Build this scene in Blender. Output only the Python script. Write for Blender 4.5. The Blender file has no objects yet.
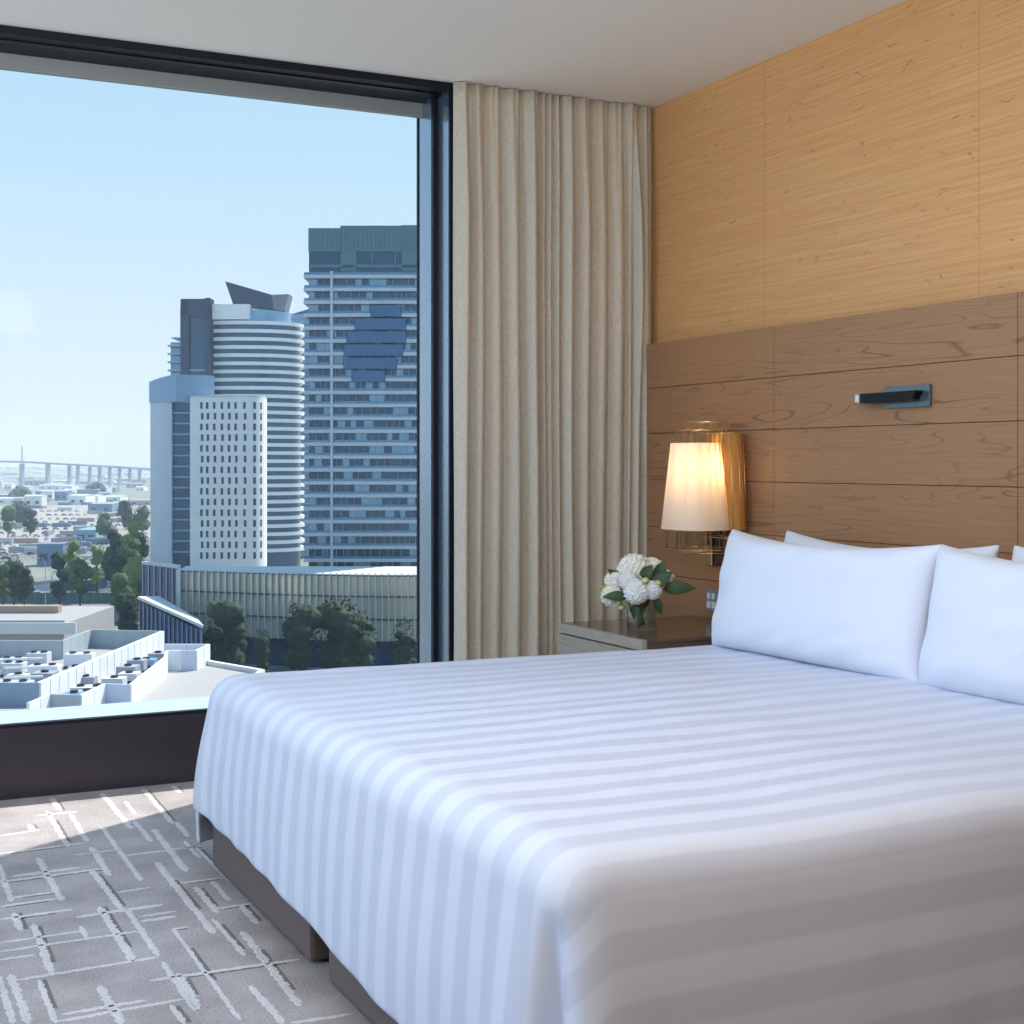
import bpy, bmesh, math, random
from mathutils import Vector, Matrix, noise
random.seed(7)
SC = bpy.context.scene
COL = SC.collection
PI = math.pi
R = math.radians

# ------------------------------------------------------------------ camera
EYE = 1.17
YAW = 26.2
F_PX = 1420.0
HOR = 463.0
cam_d = bpy.data.cameras.new('camera')
cam_d.lens = F_PX / 1024 * 36
cam_d.sensor_width = 36
cam_d.shift_y = -(512 - HOR) / 1024
cam_d.clip_start = 0.05
cam_d.clip_end = 40000
cam = bpy.data.objects.new('camera', cam_d)
cam.location = (0, 0, EYE)
cam.rotation_euler = (R(90), 0, R(-YAW))
COL.objects.link(cam)
SC.camera = cam

# ------------------------------------------------------------------ world, sun, room and fill lights, exposure
w = bpy.data.worlds.new('world')
SC.world = w
w.use_nodes = True
nt = w.node_tree
nt.nodes.clear()
wo = nt.nodes.new('ShaderNodeOutputWorld')
bg = nt.nodes.new('ShaderNodeBackground')
bg.inputs[1].default_value = 1.0
tc = nt.nodes.new('ShaderNodeTexCoord')
sx = nt.nodes.new('ShaderNodeSeparateXYZ')
nt.links.new(tc.outputs['Generated'], sx.inputs[0])
rp = nt.nodes.new('ShaderNodeValToRGB')
e = rp.color_ramp.elements
e[0].position = 0.0; e[0].color = (0.76, 0.88, 0.95, 1)
e[1].position = 1.0; e[1].color = (0.20, 0.42, 0.75, 1)
for p, c in ((0.08, (0.72, 0.87, 0.97, 1)), (0.20, (0.55, 0.79, 0.96, 1)), (0.32, (0.45, 0.70, 0.92, 1)), (0.5, (0.32, 0.58, 0.88, 1))):
    q = e.new(p); q.color = c
nt.links.new(sx.outputs['Z'], rp.inputs[0])
nt.links.new(rp.outputs[0], bg.inputs[0])
nt.links.new(bg.outputs[0], wo.inputs[0])

def lamp(name, kind, loc, aim, energy, color, **kw):
    d = bpy.data.lights.new(name, kind)
    d.energy = energy
    d.color = color
    for k, v in kw.items():
        setattr(d, k, v)
    o = bpy.data.objects.new(name, d)
    o.location = loc
    v = Vector(aim) - Vector(loc)
    o.rotation_euler = v.to_track_quat('-Z', 'Y').to_euler()
    COL.objects.link(o)
    return o

lamp('sun', 'SUN', (0, 0, 60), (-8.63, -5.05, 60 - 11.3), 6.6, (1.0, 0.94, 0.84), angle=R(0.6))
# fill lamp added in place of daylight from an assumed left-wall window
lamp('side_fill', 'AREA', (-2.55, 3.15, 1.75), (1.6, 3.0, 0.7), 60, (0.46, 0.69, 1.0), shape='RECTANGLE', size=2.4, size_y=1.9)
# cool fill lamp added over the bed; area lamp for warm rear downlights
lamp('bed_fill', 'AREA', (1.35, 2.9, 2.66), (1.35, 2.95, 0), 19, (0.44, 0.68, 1.0), shape='RECTANGLE', size=1.6, size_y=0.9)
lamp('entry_wash', 'AREA', (0.9, -1.6, 2.6), (1.8, 1.5, 0.9), 7, (1.0, 0.78, 0.54), shape='RECTANGLE', size=2.2, size_y=1.4)

lamp('ceiling_fill', 'AREA', (0.2, 1.0, 2.2), (0.9, 3.6, 2.69), 56, (1.0, 0.92, 0.82), shape='RECTANGLE', size=2.4, size_y=0.3)  # uplight added out of view to brighten the ceiling

SC.view_settings.view_transform = 'Standard'
SC.view_settings.look = 'None'
SC.view_settings.exposure = 0.0
SC.view_settings.gamma = 1.0
SC.view_settings.use_curve_mapping = False
SC.cycles.use_denoising = True
SC.cycles.max_bounces = 8
SC.cycles.transparent_max_bounces = 12
SC.cycles.sample_clamp_indirect = 4.0
SC.cycles.caustics_reflective = False
SC.cycles.caustics_refractive = False

# ------------------------------------------------------------------ helpers
def S(c):
    """sRGB 0-255 to linear"""
    r = []
    for v in c:
        v /= 255.0
        r.append(v / 12.92 if v <= 0.04045 else ((v + 0.055) / 1.055) ** 2.4)
    return (r[0], r[1], r[2], 1)

MATS = {}
def mat(name, color, rough=0.6, metal=0.0, noise_amt=0.0, noise_scale=5.0, bump=0.0, bump_scale=80.0, spec=0.5, alpha=None, trans=None, sheen=0.0, stretch=(1, 1, 1)):
    """plain principled material with optional procedural variation"""
    m = bpy.data.materials.new(name)
    m.use_nodes = True
    n = m.node_tree
    b = n.nodes['Principled BSDF']
    c = S(color)
    b.inputs['Base Color'].default_value = c
    b.inputs['Roughness'].default_value = rough
    b.inputs['Metallic'].default_value = metal
    b.inputs['Specular IOR Level'].default_value = spec
    if sheen: b.inputs['Sheen Weight'].default_value = sheen
    if noise_amt or bump:
        t = n.nodes.new('ShaderNodeTexCoord')
        mp = n.nodes.new('ShaderNodeMapping')
        mp.inputs['Scale'].default_value = stretch
        n.links.new(t.outputs['Object'], mp.inputs[0])
    if noise_amt:
        z = n.nodes.new('ShaderNodeTexNoise'); z.inputs['Scale'].default_value = noise_scale; z.inputs['Detail'].default_value = 5
        n.links.new(mp.outputs[0], z.inputs['Vector'])
        mx = n.nodes.new('ShaderNodeMix'); mx.data_type = 'RGBA'
        lo = tuple(max(0, x * (1 - noise_amt)) for x in c[:3]) + (1,)
        hi = tuple(min(1, x * (1 + noise_amt)) for x in c[:3]) + (1,)
        mx.inputs[6].default_value = lo; mx.inputs[7].default_value = hi
        n.links.new(z.outputs['Fac'], mx.inputs[0])
        n.links.new(mx.outputs[2], b.inputs['Base Color'])
    if bump:
        z = n.nodes.new('ShaderNodeTexNoise'); z.inputs['Scale'].default_value = bump_scale; z.inputs['Detail'].default_value = 3
        n.links.new(mp.outputs[0], z.inputs['Vector'])
        bp = n.nodes.new('ShaderNodeBump'); bp.inputs['Strength'].default_value = bump; bp.inputs['Distance'].default_value = 0.01
        n.links.new(z.outputs['Fac'], bp.inputs['Height'])
        n.links.new(bp.outputs[0], b.inputs['Normal'])
    MATS[name] = m
    return m

class MB:
    def __init__(self):
        self.bm = bmesh.new()
        self.mi = 0
    def _f(self, vs):
        try:
            f = self.bm.faces.new(vs); f.material_index = self.mi; return f
        except ValueError:
            return None
    def box(self, x0, x1, y0, y1, z0, z1, M=None, bevel=0):
        c = [(x0, y0, z0), (x1, y0, z0), (x1, y1, z0), (x0, y1, z0), (x0, y0, z1), (x1, y0, z1), (x1, y1, z1), (x0, y1, z1)]
        vs = [self.bm.verts.new((M @ Vector(p)) if M else p) for p in c]
        fs = [self._f([vs[i] for i in q]) for q in ((0, 3, 2, 1), (4, 5, 6, 7), (0, 1, 5, 4), (1, 2, 6, 5), (2, 3, 7, 6), (3, 0, 4, 7))]
        if bevel:
            es = list({e for f in fs for e in f.edges})
            bmesh.ops.bevel(self.bm, geom=es, offset=bevel, segments=2, affect='EDGES', profile=0.6)
        return self
    def prism(self, poly, z0, z1, top=None):
        """vertical prism over polygon poly [(x,y)]; z1 may be a list"""
        n = len(poly)
        za = z1 if isinstance(z1, (list, tuple)) else [z1] * n
        tp = top or poly
        a = [self.bm.verts.new((p[0], p[1], z0)) for p in poly]
        b = [self.bm.verts.new((p[0], p[1], za[i])) for i, p in enumerate(tp)]
        self._f(a[::-1]); self._f(b)
        for i in range(n):
            j = (i + 1) % n
            self._f([a[i], a[j], b[j], b[i]])
        return self
    def tube(self, pts, r, seg=8, caps=True):
        """round bar through points; r number or list"""
        pts = [Vector(p) for p in pts]
        n = len(pts)
        rs = r if isinstance(r, (list, tuple)) else [r] * n
        rings = []
        t0 = (pts[1] - pts[0]).normalized()
        up = Vector((0, 0, 1)) if abs(t0.z) < 0.9 else Vector((1, 0, 0))
        for i in range(n):
            t = (pts[min(i + 1, n - 1)] - pts[max(i - 1, 0)]).normalized()
            a = t.cross(up)
            if a.length < 1e-4: a = t.cross(Vector((0, 1, 0)))
            a.normalize(); b = t.cross(a).normalized(); up = b.cross(t) * -1 if False else up
            rings.append([self.bm.verts.new(pts[i] + (a * math.cos(2 * PI * k / seg) + b * math.sin(2 * PI * k / seg)) * rs[i]) for k in range(seg)])
        for i in range(n - 1):
            for k in range(seg):
                self._f([rings[i][k], rings[i][(k + 1) % seg], rings[i + 1][(k + 1) % seg], rings[i + 1][k]])
        if caps:
            self._f(rings[0][::-1]); self._f(rings[-1])
        return self
    def lathe(self, prof, seg=24, c=(0, 0, 0), close=False):
        """prof [(r,z)] about z"""
        rings = []
        for r, z in prof:
            if r < 1e-6:
                rings.append([self.bm.verts.new((c[0], c[1], c[2] + z))])
            else:
                rings.append([self.bm.verts.new((c[0] + r * math.cos(2 * PI * k / seg), c[1] + r * math.sin(2 * PI * k / seg), c[2] + z)) for k in range(seg)])
        for i in range(len(rings) - 1):
            A, B = rings[i], rings[i + 1]
            for k in range(seg):
                a0, a1 = A[k % len(A)], A[(k + 1) % len(A)]
                b0, b1 = B[k % len(B)], B[(k + 1) % len(B)]
                vs = []
                for v in (a0, a1, b1, b0):
                    if v not in vs: vs.append(v)
                if len(vs) > 2: self._f(vs)
        return self
    def blob(self, c, rad, sub=2, amp=0.2, fr=1.0, seed=0.0):
        ret = bmesh.ops.create_icosphere(self.bm, subdivisions=sub, radius=1.0)
        for v in ret['verts']:
            d = v.co.normalized()
            k = 1 + amp * noise.noise(d * fr + Vector((seed, seed * 1.7, -seed)))
            v.co = Vector((c[0] + d.x * rad[0] * k, c[1] + d.y * rad[1] * k, c[2] + d.z * rad[2] * k))
        for v in ret['verts']:
            for f in v.link_faces: f.material_index = self.mi
        return self
    def build(self, name, m=None, parent=None, loc=None, rz=0, smooth=False, label=None):
        me = bpy.data.meshes.new(name)
        bmesh.ops.recalc_face_normals(self.bm, faces=self.bm.faces)
        self.bm.to_mesh(me); self.bm.free()
        for q in (m if isinstance(m, (list, tuple)) else [m]):
            me.materials.append(MATS[q] if isinstance(q, str) else q)
        if smooth:
            me.polygons.foreach_set('use_smooth', [True] * len(me.polygons))
        o = bpy.data.objects.new(name, me)
        COL.objects.link(o)
        if parent: o.parent = parent
        if loc: o.location = loc
        if rz: o.rotation_euler = (0, 0, rz)
        if label: o['label'] = label
        return o

def tag(o, label=None, cat=None, group=None, kind=None):
    if label: o['label'] = label
    if cat: o['category'] = cat
    if group: o['group'] = group
    if kind: o['kind'] = kind
    return o

def root(name, loc, label, cat, group=None, rz=0):
    o = bpy.data.objects.new(name, None)
    o.empty_display_size = 0.1
    COL.objects.link(o)
    o.location = loc
    o.rotation_euler = (0, 0, rz)
    return tag(o, label, cat, group)

def struct(o, label=None):
    o['kind'] = 'structure'
    if label: o['label'] = label
    return o

def copy_thing(src, loc, rz=None, scale=None):
    c = src.copy(); COL.objects.link(c); c.location = loc
    if rz is not None: c.rotation_euler = (0, 0, rz)
    if scale is not None: c.scale = scale
    for ch in list(src.children):
        d = ch.copy(); COL.objects.link(d); d.parent = c
        for g in list(ch.children):
            h = g.copy(); COL.objects.link(h); h.parent = d
    return c

def smooth_by_angle(o, ang=40):
    me = o.data
    me.polygons.foreach_set('use_smooth', [True] * len(me.polygons))
    me.set_sharp_from_angle(angle=R(ang))

# ------------------------------------------------------------------ materials
mat('paint_white', (238, 234, 226), 0.85)
mat('paint_wall', (205, 196, 182), 0.85)
mat('dark_back_wall', (92, 74, 58), 0.6)  # dark tone picked so the unseen back wall bounces less light
mat('frame_dark', (18, 21, 36), 0.5, 0.0, spec=0.25)
mat('sill_dark', (56, 50, 56), 0.30, 0.0, spec=0.35, noise_amt=0.12, noise_scale=2)
mat('jamb_metal', (150, 168, 188), 0.22, 0.85)
mat('sill_top', (196, 214, 226), 0.35, 0.3)
mat('header_grey', (150, 158, 160), 0.5, 0.2)
mat('base_fabric', (118, 102, 98), 0.9, noise_amt=0.15, noise_scale=300, bump=0.3, bump_scale=500)
mat('dark_wood', (66, 44, 36), 0.5)
mat('cotton', (222, 227, 240), 0.8, sheen=0.2, bump=0.05, bump_scale=14)
mat('gold_wire', (226, 194, 148), 0.35, 1.0)
mat('chrome', (210, 210, 214), 0.18, 1.0)
mat('black_gloss', (10, 10, 12), 0.35, spec=0.25)
mat('steel_plate', (112, 130, 138), 0.35, 0.8)
mat('leaf_green', (36, 66, 22), 0.5, noise_amt=0.35, noise_scale=30)
mat('leaf_pale', (132, 150, 66), 0.5, noise_amt=0.3, noise_scale=30)
mat('stem_green', (118, 140, 70), 0.5)
mat('petal_white', (240, 238, 228), 0.7, noise_amt=0.06, noise_scale=40)
mat('petal_cool', (238, 239, 240), 0.7, noise_amt=0.06, noise_scale=40)
mat('bud_green', (196, 206, 128), 0.6)
mat('socket_grey', (140, 150, 160), 0.4, 0.3)
mat('socket_white', (216, 222, 230), 0.4)

def glass_pane():
    m = bpy.data.materials.new('window_glass'); m.use_nodes = True
    n = m.node_tree; n.nodes.clear()
    o = n.nodes.new('ShaderNodeOutputMaterial')
    t = n.nodes.new('ShaderNodeBsdfTransparent'); t.inputs[0].default_value = (0.97, 0.985, 1.0, 1)
    g = n.nodes.new('ShaderNodeBsdfGlossy'); g.inputs['Roughness'].default_value = 0.02
    mx = n.nodes.new('ShaderNodeMixShader'); mx.inputs[0].default_value = 0.0015
    n.links.new(t.outputs[0], mx.inputs[1]); n.links.new(g.outputs[0], mx.inputs[2]); n.links.new(mx.outputs[0], o.inputs[0])
    MATS['window_glass'] = m
glass_pane()

def clear_glass(name, tint, fac):
    m = bpy.data.materials.new(name); m.use_nodes = True
    n = m.node_tree; n.nodes.clear()
    o = n.nodes.new('ShaderNodeOutputMaterial')
    t = n.nodes.new('ShaderNodeBsdfTransparent'); t.inputs[0].default_value = tint
    g = n.nodes.new('ShaderNodeBsdfGlossy'); g.inputs['Roughness'].default_value = 0.03
    lw = n.nodes.new('ShaderNodeLayerWeight'); lw.inputs[0].default_value = fac
    mx = n.nodes.new('ShaderNodeMixShader')
    n.links.new(lw.outputs['Facing'], mx.inputs[0])
    n.links.new(t.outputs[0], mx.inputs[1]); n.links.new(g.outputs[0], mx.inputs[2]); n.links.new(mx.outputs[0], o.inputs[0])
    MATS[name] = m
clear_glass('vase_glass', (0.93, 0.95, 0.95, 1), 0.25)
clear_glass('water', (0.86, 0.92, 0.88, 1), 0.08)

def wood(name, base, light, dark, grain_scale=1.0, contour=9.0, line=0.5, rough=0.45, along='Y'):
    """oak veneer: fine fibres plus dark contour-like cathedral lines, running along one axis"""
    m = bpy.data.materials.new(name); m.use_nodes = True
    n = m.node_tree; L = n.links; b = n.nodes['Principled BSDF']
    t = n.nodes.new('ShaderNodeTexCoord')
    mp = n.nodes.new('ShaderNodeMapping')
    s = {'Y': (3.0, 0.42, 4.2), 'X': (0.42, 3.0, 4.2)}[along]
    mp.inputs['Scale'].default_value = tuple(q * grain_scale for q in s)
    L.new(t.outputs['Object'], mp.inputs[0])
    z = n.nodes.new('ShaderNodeTexNoise'); z.inputs['Scale'].default_value = 1.9; z.inputs['Detail'].default_value = 2.0; z.inputs['Roughness'].default_value = 0.45; z.inputs['Distortion'].default_value = 0.35
    L.new(mp.outputs[0], z.inputs['Vector'])
    mu = n.nodes.new('ShaderNodeMath'); mu.operation = 'MULTIPLY'; mu.inputs[1].default_value = contour
    L.new(z.outputs['Fac'], mu.inputs[0])
    pp = n.nodes.new('ShaderNodeMath'); pp.operation = 'PINGPONG'; pp.inputs[1].default_value = 0.5
    L.new(mu.outputs[0], pp.inputs[0])
    rr = n.nodes.new('ShaderNodeValToRGB')
    rr.color_ramp.elements[0].position = 0.0; rr.color_ramp.elements[0].color = (1, 1, 1, 1)
    rr.color_ramp.elements[1].position = 0.09; rr.color_ramp.elements[1].color = (0, 0, 0, 1)
    L.new(pp.outputs[0], rr.inputs[0])
    # lines only in patches
    z2 = n.nodes.new('ShaderNodeTexNoise'); z2.inputs['Scale'].default_value = 1.3; z2.inputs['Detail'].default_value = 1
    L.new(mp.outputs[0], z2.inputs['Vector'])
    r2 = n.nodes.new('ShaderNodeValToRGB'); r2.color_ramp.elements[0].position = 0.42; r2.color_ramp.elements[1].position = 0.62
    L.new(z2.outputs['Fac'], r2.inputs[0])
    m1 = n.nodes.new('ShaderNodeMath'); m1.operation = 'MULTIPLY'
    L.new(rr.outputs[0], m1.inputs[0]); L.new(r2.outputs[0], m1.inputs[1])
    m2 = n.nodes.new('ShaderNodeMath'); m2.operation = 'MULTIPLY'; m2.inputs[1].default_value = line
    L.new(m1.outputs[0], m2.inputs[0])
    # fibres
    mf = n.nodes.new('ShaderNodeMapping'); mf.inputs['Scale'].default_value = {'Y': (60, 3, 240), 'X': (3, 240, 240)}[along]
    L.new(t.outputs['Object'], mf.inputs[0])
    zf = n.nodes.new('ShaderNodeTexNoise'); zf.inputs['Scale'].default_value = 1.0; zf.inputs['Detail'].default_value = 3
    L.new(mf.outputs[0], zf.inputs['Vector'])
    c1 = n.nodes.new('ShaderNodeMix'); c1.data_type = 'RGBA'; c1.inputs[6].default_value = S(base); c1.inputs[7].default_value = S(light)
    L.new(zf.outputs['Fac'], c1.inputs[0])
    c2 = n.nodes.new('ShaderNodeMix'); c2.data_type = 'RGBA'; c2.inputs[7].default_value = S(dark)
    L.new(c1.outputs[2], c2.inputs[6]); L.new(m2.outputs[0], c2.inputs[0])
    L.new(c2.outputs[2], b.inputs['Base Color'])
    b.inputs['Roughness'].default_value = rough
    b.inputs['Specular IOR Level'].default_value = 0.4
    bp = n.nodes.new('ShaderNodeBump'); bp.inputs['Strength'].default_value = 0.12; bp.inputs['Distance'].default_value = 0.002
    L.new(zf.outputs['Fac'], bp.inputs['Height']); L.new(bp.outputs[0], b.inputs['Normal'])
    MATS[name] = m
wood('headboard_oak', (138, 98, 66), (172, 132, 96), (66, 46, 36), 1.25, 12.0, 0.55, 0.42)
wood('nightstand_oak', (142, 132, 118), (178, 170, 156), (104, 92, 78), 3.0, 9.0, 0.6, 0.45)
wood('nightstand_top', (86, 70, 60), (108, 90, 78), (60, 46, 38), 2.0, 9.0, 0.5, 0.16)

def wallpaper():
    m = bpy.data.materials.new('bamboo_veneer'); m.use_nodes = True
    n = m.node_tree; L = n.links; b = n.nodes['Principled BSDF']
    t = n.nodes.new('ShaderNodeTexCoord')
    def nz(scale, vec, detail=3):
        mp = n.nodes.new('ShaderNodeMapping'); mp.inputs['Scale'].default_value = vec
        L.new(t.outputs['Object'], mp.inputs[0])
        z = n.nodes.new('ShaderNodeTexNoise'); z.inputs['Scale'].default_value = scale; z.inputs['Detail'].default_value = detail
        L.new(mp.outputs[0], z.inputs['Vector']); return z.outputs['Fac']
    f1 = nz(1, (1, 1.4, 150)); f2 = nz(1, (1, 4.0, 300)); 
    a = n.nodes.new('ShaderNodeMath'); a.operation = 'ADD'; L.new(f1, a.inputs[0]); L.new(f2, a.inputs[1])
    rp = n.nodes.new('ShaderNodeValToRGB')
    rp.color_ramp.elements[0].position = 0.36; rp.color_ramp.elements[0].color = S((198, 144, 90))
    rp.color_ramp.elements[1].position = 0.68; rp.color_ramp.elements[1].color = S((216, 170, 116))
    h = n.nodes.new('ShaderNodeMath'); h.operation = 'MULTIPLY'; h.inputs[1].default_value = 0.5
    L.new(a.outputs[0], h.inputs[0]); L.new(h.outputs[0], rp.inputs[0])
    # knots
    sp = n.nodes.new('ShaderNodeSeparateXYZ'); cb = n.nodes.new('ShaderNodeCombineXYZ')
    L.new(t.outputs['Object'], sp.inputs[0]); L.new(sp.outputs['Y'], cb.inputs['X']); L.new(sp.outputs['Z'], cb.inputs['Y'])
    mp = n.nodes.new('ShaderNodeMapping'); mp.inputs['Scale'].default_value = (7.3, 41, 1)
    jn = n.nodes.new('ShaderNodeTexNoise'); jn.inputs['Scale'].default_value = 5.0; jn.inputs['Detail'].default_value = 2
    L.new(cb.outputs[0], jn.inputs['Vector'])
    ad = n.nodes.new('ShaderNodeVectorMath'); ad.operation = 'MULTIPLY_ADD'; ad.inputs[1].default_value = (0.5, 0.25, 0)
    L.new(jn.outputs['Color'], ad.inputs[0]); L.new(cb.outputs[0], ad.inputs[2]); L.new(ad.outputs[0], mp.inputs[0])
    v = n.nodes.new('ShaderNodeTexVoronoi'); v.voronoi_dimensions = '2D'; v.inputs['Scale'].default_value = 1.0; v.inputs['Randomness'].default_value = 1.0
    L.new(mp.outputs[0], v.inputs['Vector'])
    rk = n.nodes.new('ShaderNodeValToRGB'); rk.color_ramp.elements[0].position = 0.03; rk.color_ramp.elements[0].color = (1, 1, 1, 1)
    rk.color_ramp.elements[1].position = 0.13; rk.color_ramp.elements[1].color = (0, 0, 0, 1)
    L.new(v.outputs['Distance'], rk.inputs[0])
    sc = n.nodes.new('ShaderNodeSeparateColor'); L.new(v.outputs['Color'], sc.inputs[0])
    gt = n.nodes.new('ShaderNodeMath'); gt.operation = 'GREATER_THAN'; gt.inputs[1].default_value = 0.7
    L.new(sc.outputs[0], gt.inputs[0])
    k1 = n.nodes.new('ShaderNodeMath'); k1.operation = 'MULTIPLY'; L.new(rk.outputs[0], k1.inputs[0]); L.new(gt.outputs[0], k1.inputs[1])
    k2 = n.nodes.new('ShaderNodeMath'); k2.operation = 'MULTIPLY'; k2.inputs[1].default_value = 0.5; L.new(k1.outputs[0], k2.inputs[0])
    mx = n.nodes.new('ShaderNodeMix'); mx.data_type = 'RGBA'; mx.inputs[7].default_value = S((110, 66, 30))
    L.new(rp.outputs[0], mx.inputs[6]); L.new(k2.outputs[0], mx.inputs[0])
    L.new(mx.outputs[2], b.inputs['Base Color'])
    b.inputs['Roughness'].default_value = 0.42
    b.inputs['Specular IOR Level'].default_value = 0.4
    MATS['bamboo_veneer'] = m
wallpaper()

def linen(name, c1, c2):
    m = bpy.data.materials.new(name); m.use_nodes = True
    n = m.node_tree; L = n.links; b = n.nodes['Principled BSDF']
    t = n.nodes.new('ShaderNodeTexCoord'); fs = []
    for sc in ((900, 900, 40), (60, 60, 1000)):
        mp = n.nodes.new('ShaderNodeMapping'); mp.inputs['Scale'].default_value = sc
        L.new(t.outputs['Object'], mp.inputs[0])
        z = n.nodes.new('ShaderNodeTexNoise'); z.inputs['Scale'].default_value = 1; z.inputs['Detail'].default_value = 2
        L.new(mp.outputs[0], z.inputs['Vector']); fs.append(z.outputs['Fac'])
    a = n.nodes.new('ShaderNodeMath'); a.operation = 'MULTIPLY'; L.new(fs[0], a.inputs[0]); L.new(fs[1], a.inputs[1])
    rp = n.nodes.new('ShaderNodeValToRGB'); rp.color_ramp.elements[0].position = 0.12; rp.color_ramp.elements[0].color = S(c1)
    rp.color_ramp.elements[1].position = 0.42; rp.color_ramp.elements[1].color = S(c2)
    L.new(a.outputs[0], rp.inputs[0]); L.new(rp.outputs[0], b.inputs['Base Color'])
    b.inputs['Roughness'].default_value = 0.9; b.inputs['Sheen Weight'].default_value = 0.15
    MATS[name] = m
linen('curtain_linen', (176, 167, 150), (214, 206, 190))
linen('shade_linen', (232, 216, 190), (250, 240, 222))
MATS['shade_linen'].node_tree.nodes['Principled BSDF'].inputs['Transmission Weight'].default_value = 0.0

def shade_mat():
    m = bpy.data.materials.new('lamp_shade_cloth'); m.use_nodes = True
    n = m.node_tree; n.nodes.clear(); L = n.links
    o = n.nodes.new('ShaderNodeOutputMaterial')
    d = n.nodes.new('ShaderNodeBsdfDiffuse'); d.inputs[0].default_value = S((246, 238, 226))
    t = n.nodes.new('ShaderNodeBsdfTranslucent'); t.inputs[0].default_value = S((246, 226, 190))
    mx = n.nodes.new('ShaderNodeMixShader'); mx.inputs[0].default_value = 0.45
    L.new(d.outputs[0], mx.inputs[1]); L.new(t.outputs[0], mx.inputs[2]); L.new(mx.outputs[0], o.inputs[0])
    MATS['lamp_shade_cloth'] = m
shade_mat()
MATS['lamp_shade_amber'] = MATS['lamp_shade_cloth'].copy()
for _n in MATS['lamp_shade_amber'].node_tree.nodes:
    if _n.type in ('BSDF_TRANSLUCENT', 'BSDF_DIFFUSE'): _n.inputs[0].default_value = S((226, 170, 96))

def duvet_mat():
    m = bpy.data.materials.new('satin_stripe_cotton'); m.use_nodes = True
    n = m.node_tree; L = n.links; b = n.nodes['Principled BSDF']
    uv = n.nodes.new('ShaderNodeUVMap'); uv.uv_map = 'UVMap'
    s = n.nodes.new('ShaderNodeSeparateXYZ'); L.new(uv.outputs[0], s.inputs[0])
    mu = n.nodes.new('ShaderNodeMath'); mu.operation = 'MULTIPLY'; mu.inputs[1].default_value = 1 / 0.105
    L.new(s.outputs['X'], mu.inputs[0])
    pp = n.nodes.new('ShaderNodeMath'); pp.operation = 'PINGPONG'; pp.inputs[1].default_value = 0.5
    L.new(mu.outputs[0], pp.inputs[0])
    rr = n.nodes.new('ShaderNodeValToRGB'); rr.color_ramp.elements[0].position = 0.21; rr.color_ramp.elements[1].position = 0.29
    L.new(pp.outputs[0], rr.inputs[0])
    c = n.nodes.new('ShaderNodeMix'); c.data_type = 'RGBA'; c.inputs[6].default_value = S((205, 210, 226)); c.inputs[7].default_value = S((218, 223, 238))
    L.new(rr.outputs[0], c.inputs[0]); L.new(c.outputs[2], b.inputs['Base Color'])
    ro = n.nodes.new('ShaderNodeMapRange'); ro.inputs['To Min'].default_value = 0.48; ro.inputs['To Max'].default_value = 0.72
    L.new(rr.outputs[0], ro.inputs['Value']); L.new(ro.outputs[0], b.inputs['Roughness'])
    b.inputs['Specular IOR Level'].default_value = 0.3
    z = n.nodes.new('ShaderNodeTexNoise'); z.inputs['Scale'].default_value = 5; z.inputs['Detail'].default_value = 3
    t = n.nodes.new('ShaderNodeTexCoord'); L.new(t.outputs['Object'], z.inputs['Vector'])
    bp = n.nodes.new('ShaderNodeBump'); bp.inputs['Strength'].default_value = 0.25; bp.inputs['Distance'].default_value = 0.02
    L.new(z.outputs['Fac'], bp.inputs['Height']); L.new(bp.outputs[0], b.inputs['Normal'])
    MATS['satin_stripe_cotton'] = m
duvet_mat()

def carpet_mat(name, c, amt):
    m = bpy.data.materials.new(name); m.use_nodes = True
    n = m.node_tree; L = n.links; b = n.nodes['Principled BSDF']
    t = n.nodes.new('ShaderNodeTexCoord')
    z = n.nodes.new('ShaderNodeTexNoise'); z.inputs['Scale'].default_value = 170; z.inputs['Detail'].default_value = 4
    L.new(t.outputs['Object'], z.inputs['Vector'])
    z2 = n.nodes.new('ShaderNodeTexNoise'); z2.inputs['Scale'].default_value = 5; z2.inputs['Detail'].default_value = 3
    L.new(t.outputs['Object'], z2.inputs['Vector'])
    a = n.nodes.new('ShaderNodeMath'); a.operation = 'ADD'; L.new(z.outputs['Fac'], a.inputs[0]); L.new(z2.outputs['Fac'], a.inputs[1])
    h = n.nodes.new('ShaderNodeMath'); h.operation = 'MULTIPLY'; h.inputs[1].default_value = 0.5; L.new(a.outputs[0], h.inputs[0])
    rp = n.nodes.new('ShaderNodeValToRGB')
    cc = S(c)
    rp.color_ramp.elements[0].position = 0.35; rp.color_ramp.elements[0].color = tuple(x * (1 - amt) for x in cc[:3]) + (1,)
    rp.color_ramp.elements[1].position = 0.65; rp.color_ramp.elements[1].color = tuple(min(1, x * (1 + amt)) for x in cc[:3]) + (1,)
    L.new(h.outputs[0], rp.inputs[0]); L.new(rp.outputs[0], b.inputs['Base Color'])
    b.inputs['Roughness'].default_value = 0.95; b.inputs['Specular IOR Level'].default_value = 0.1
    bp = n.nodes.new('ShaderNodeBump'); bp.inputs['Strength'].default_value = 0.6; bp.inputs['Distance'].default_value = 0.006
    L.new(z.outputs['Fac'], bp.inputs['Height']); L.new(bp.outputs[0], b.inputs['Normal'])
    MATS[name] = m
carpet_mat('carpet_grey', (172, 165, 164), 0.30)
carpet_mat('carpet_stroke', (210, 207, 206), 0.2)
carpet_mat('carpet_groove_shade', (126, 118, 114), 0.2)

# ------------------------------------------------------------------ room shell
WY = 5.2          # inner face of window wall
GY = 5.46         # glass
CEIL = 2.69
WX = 3.224        # headboard wall
LX = -3.0
BY = -3.0
JX = 2.27         # right jamb of the window opening
SILL = 0.26

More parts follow.
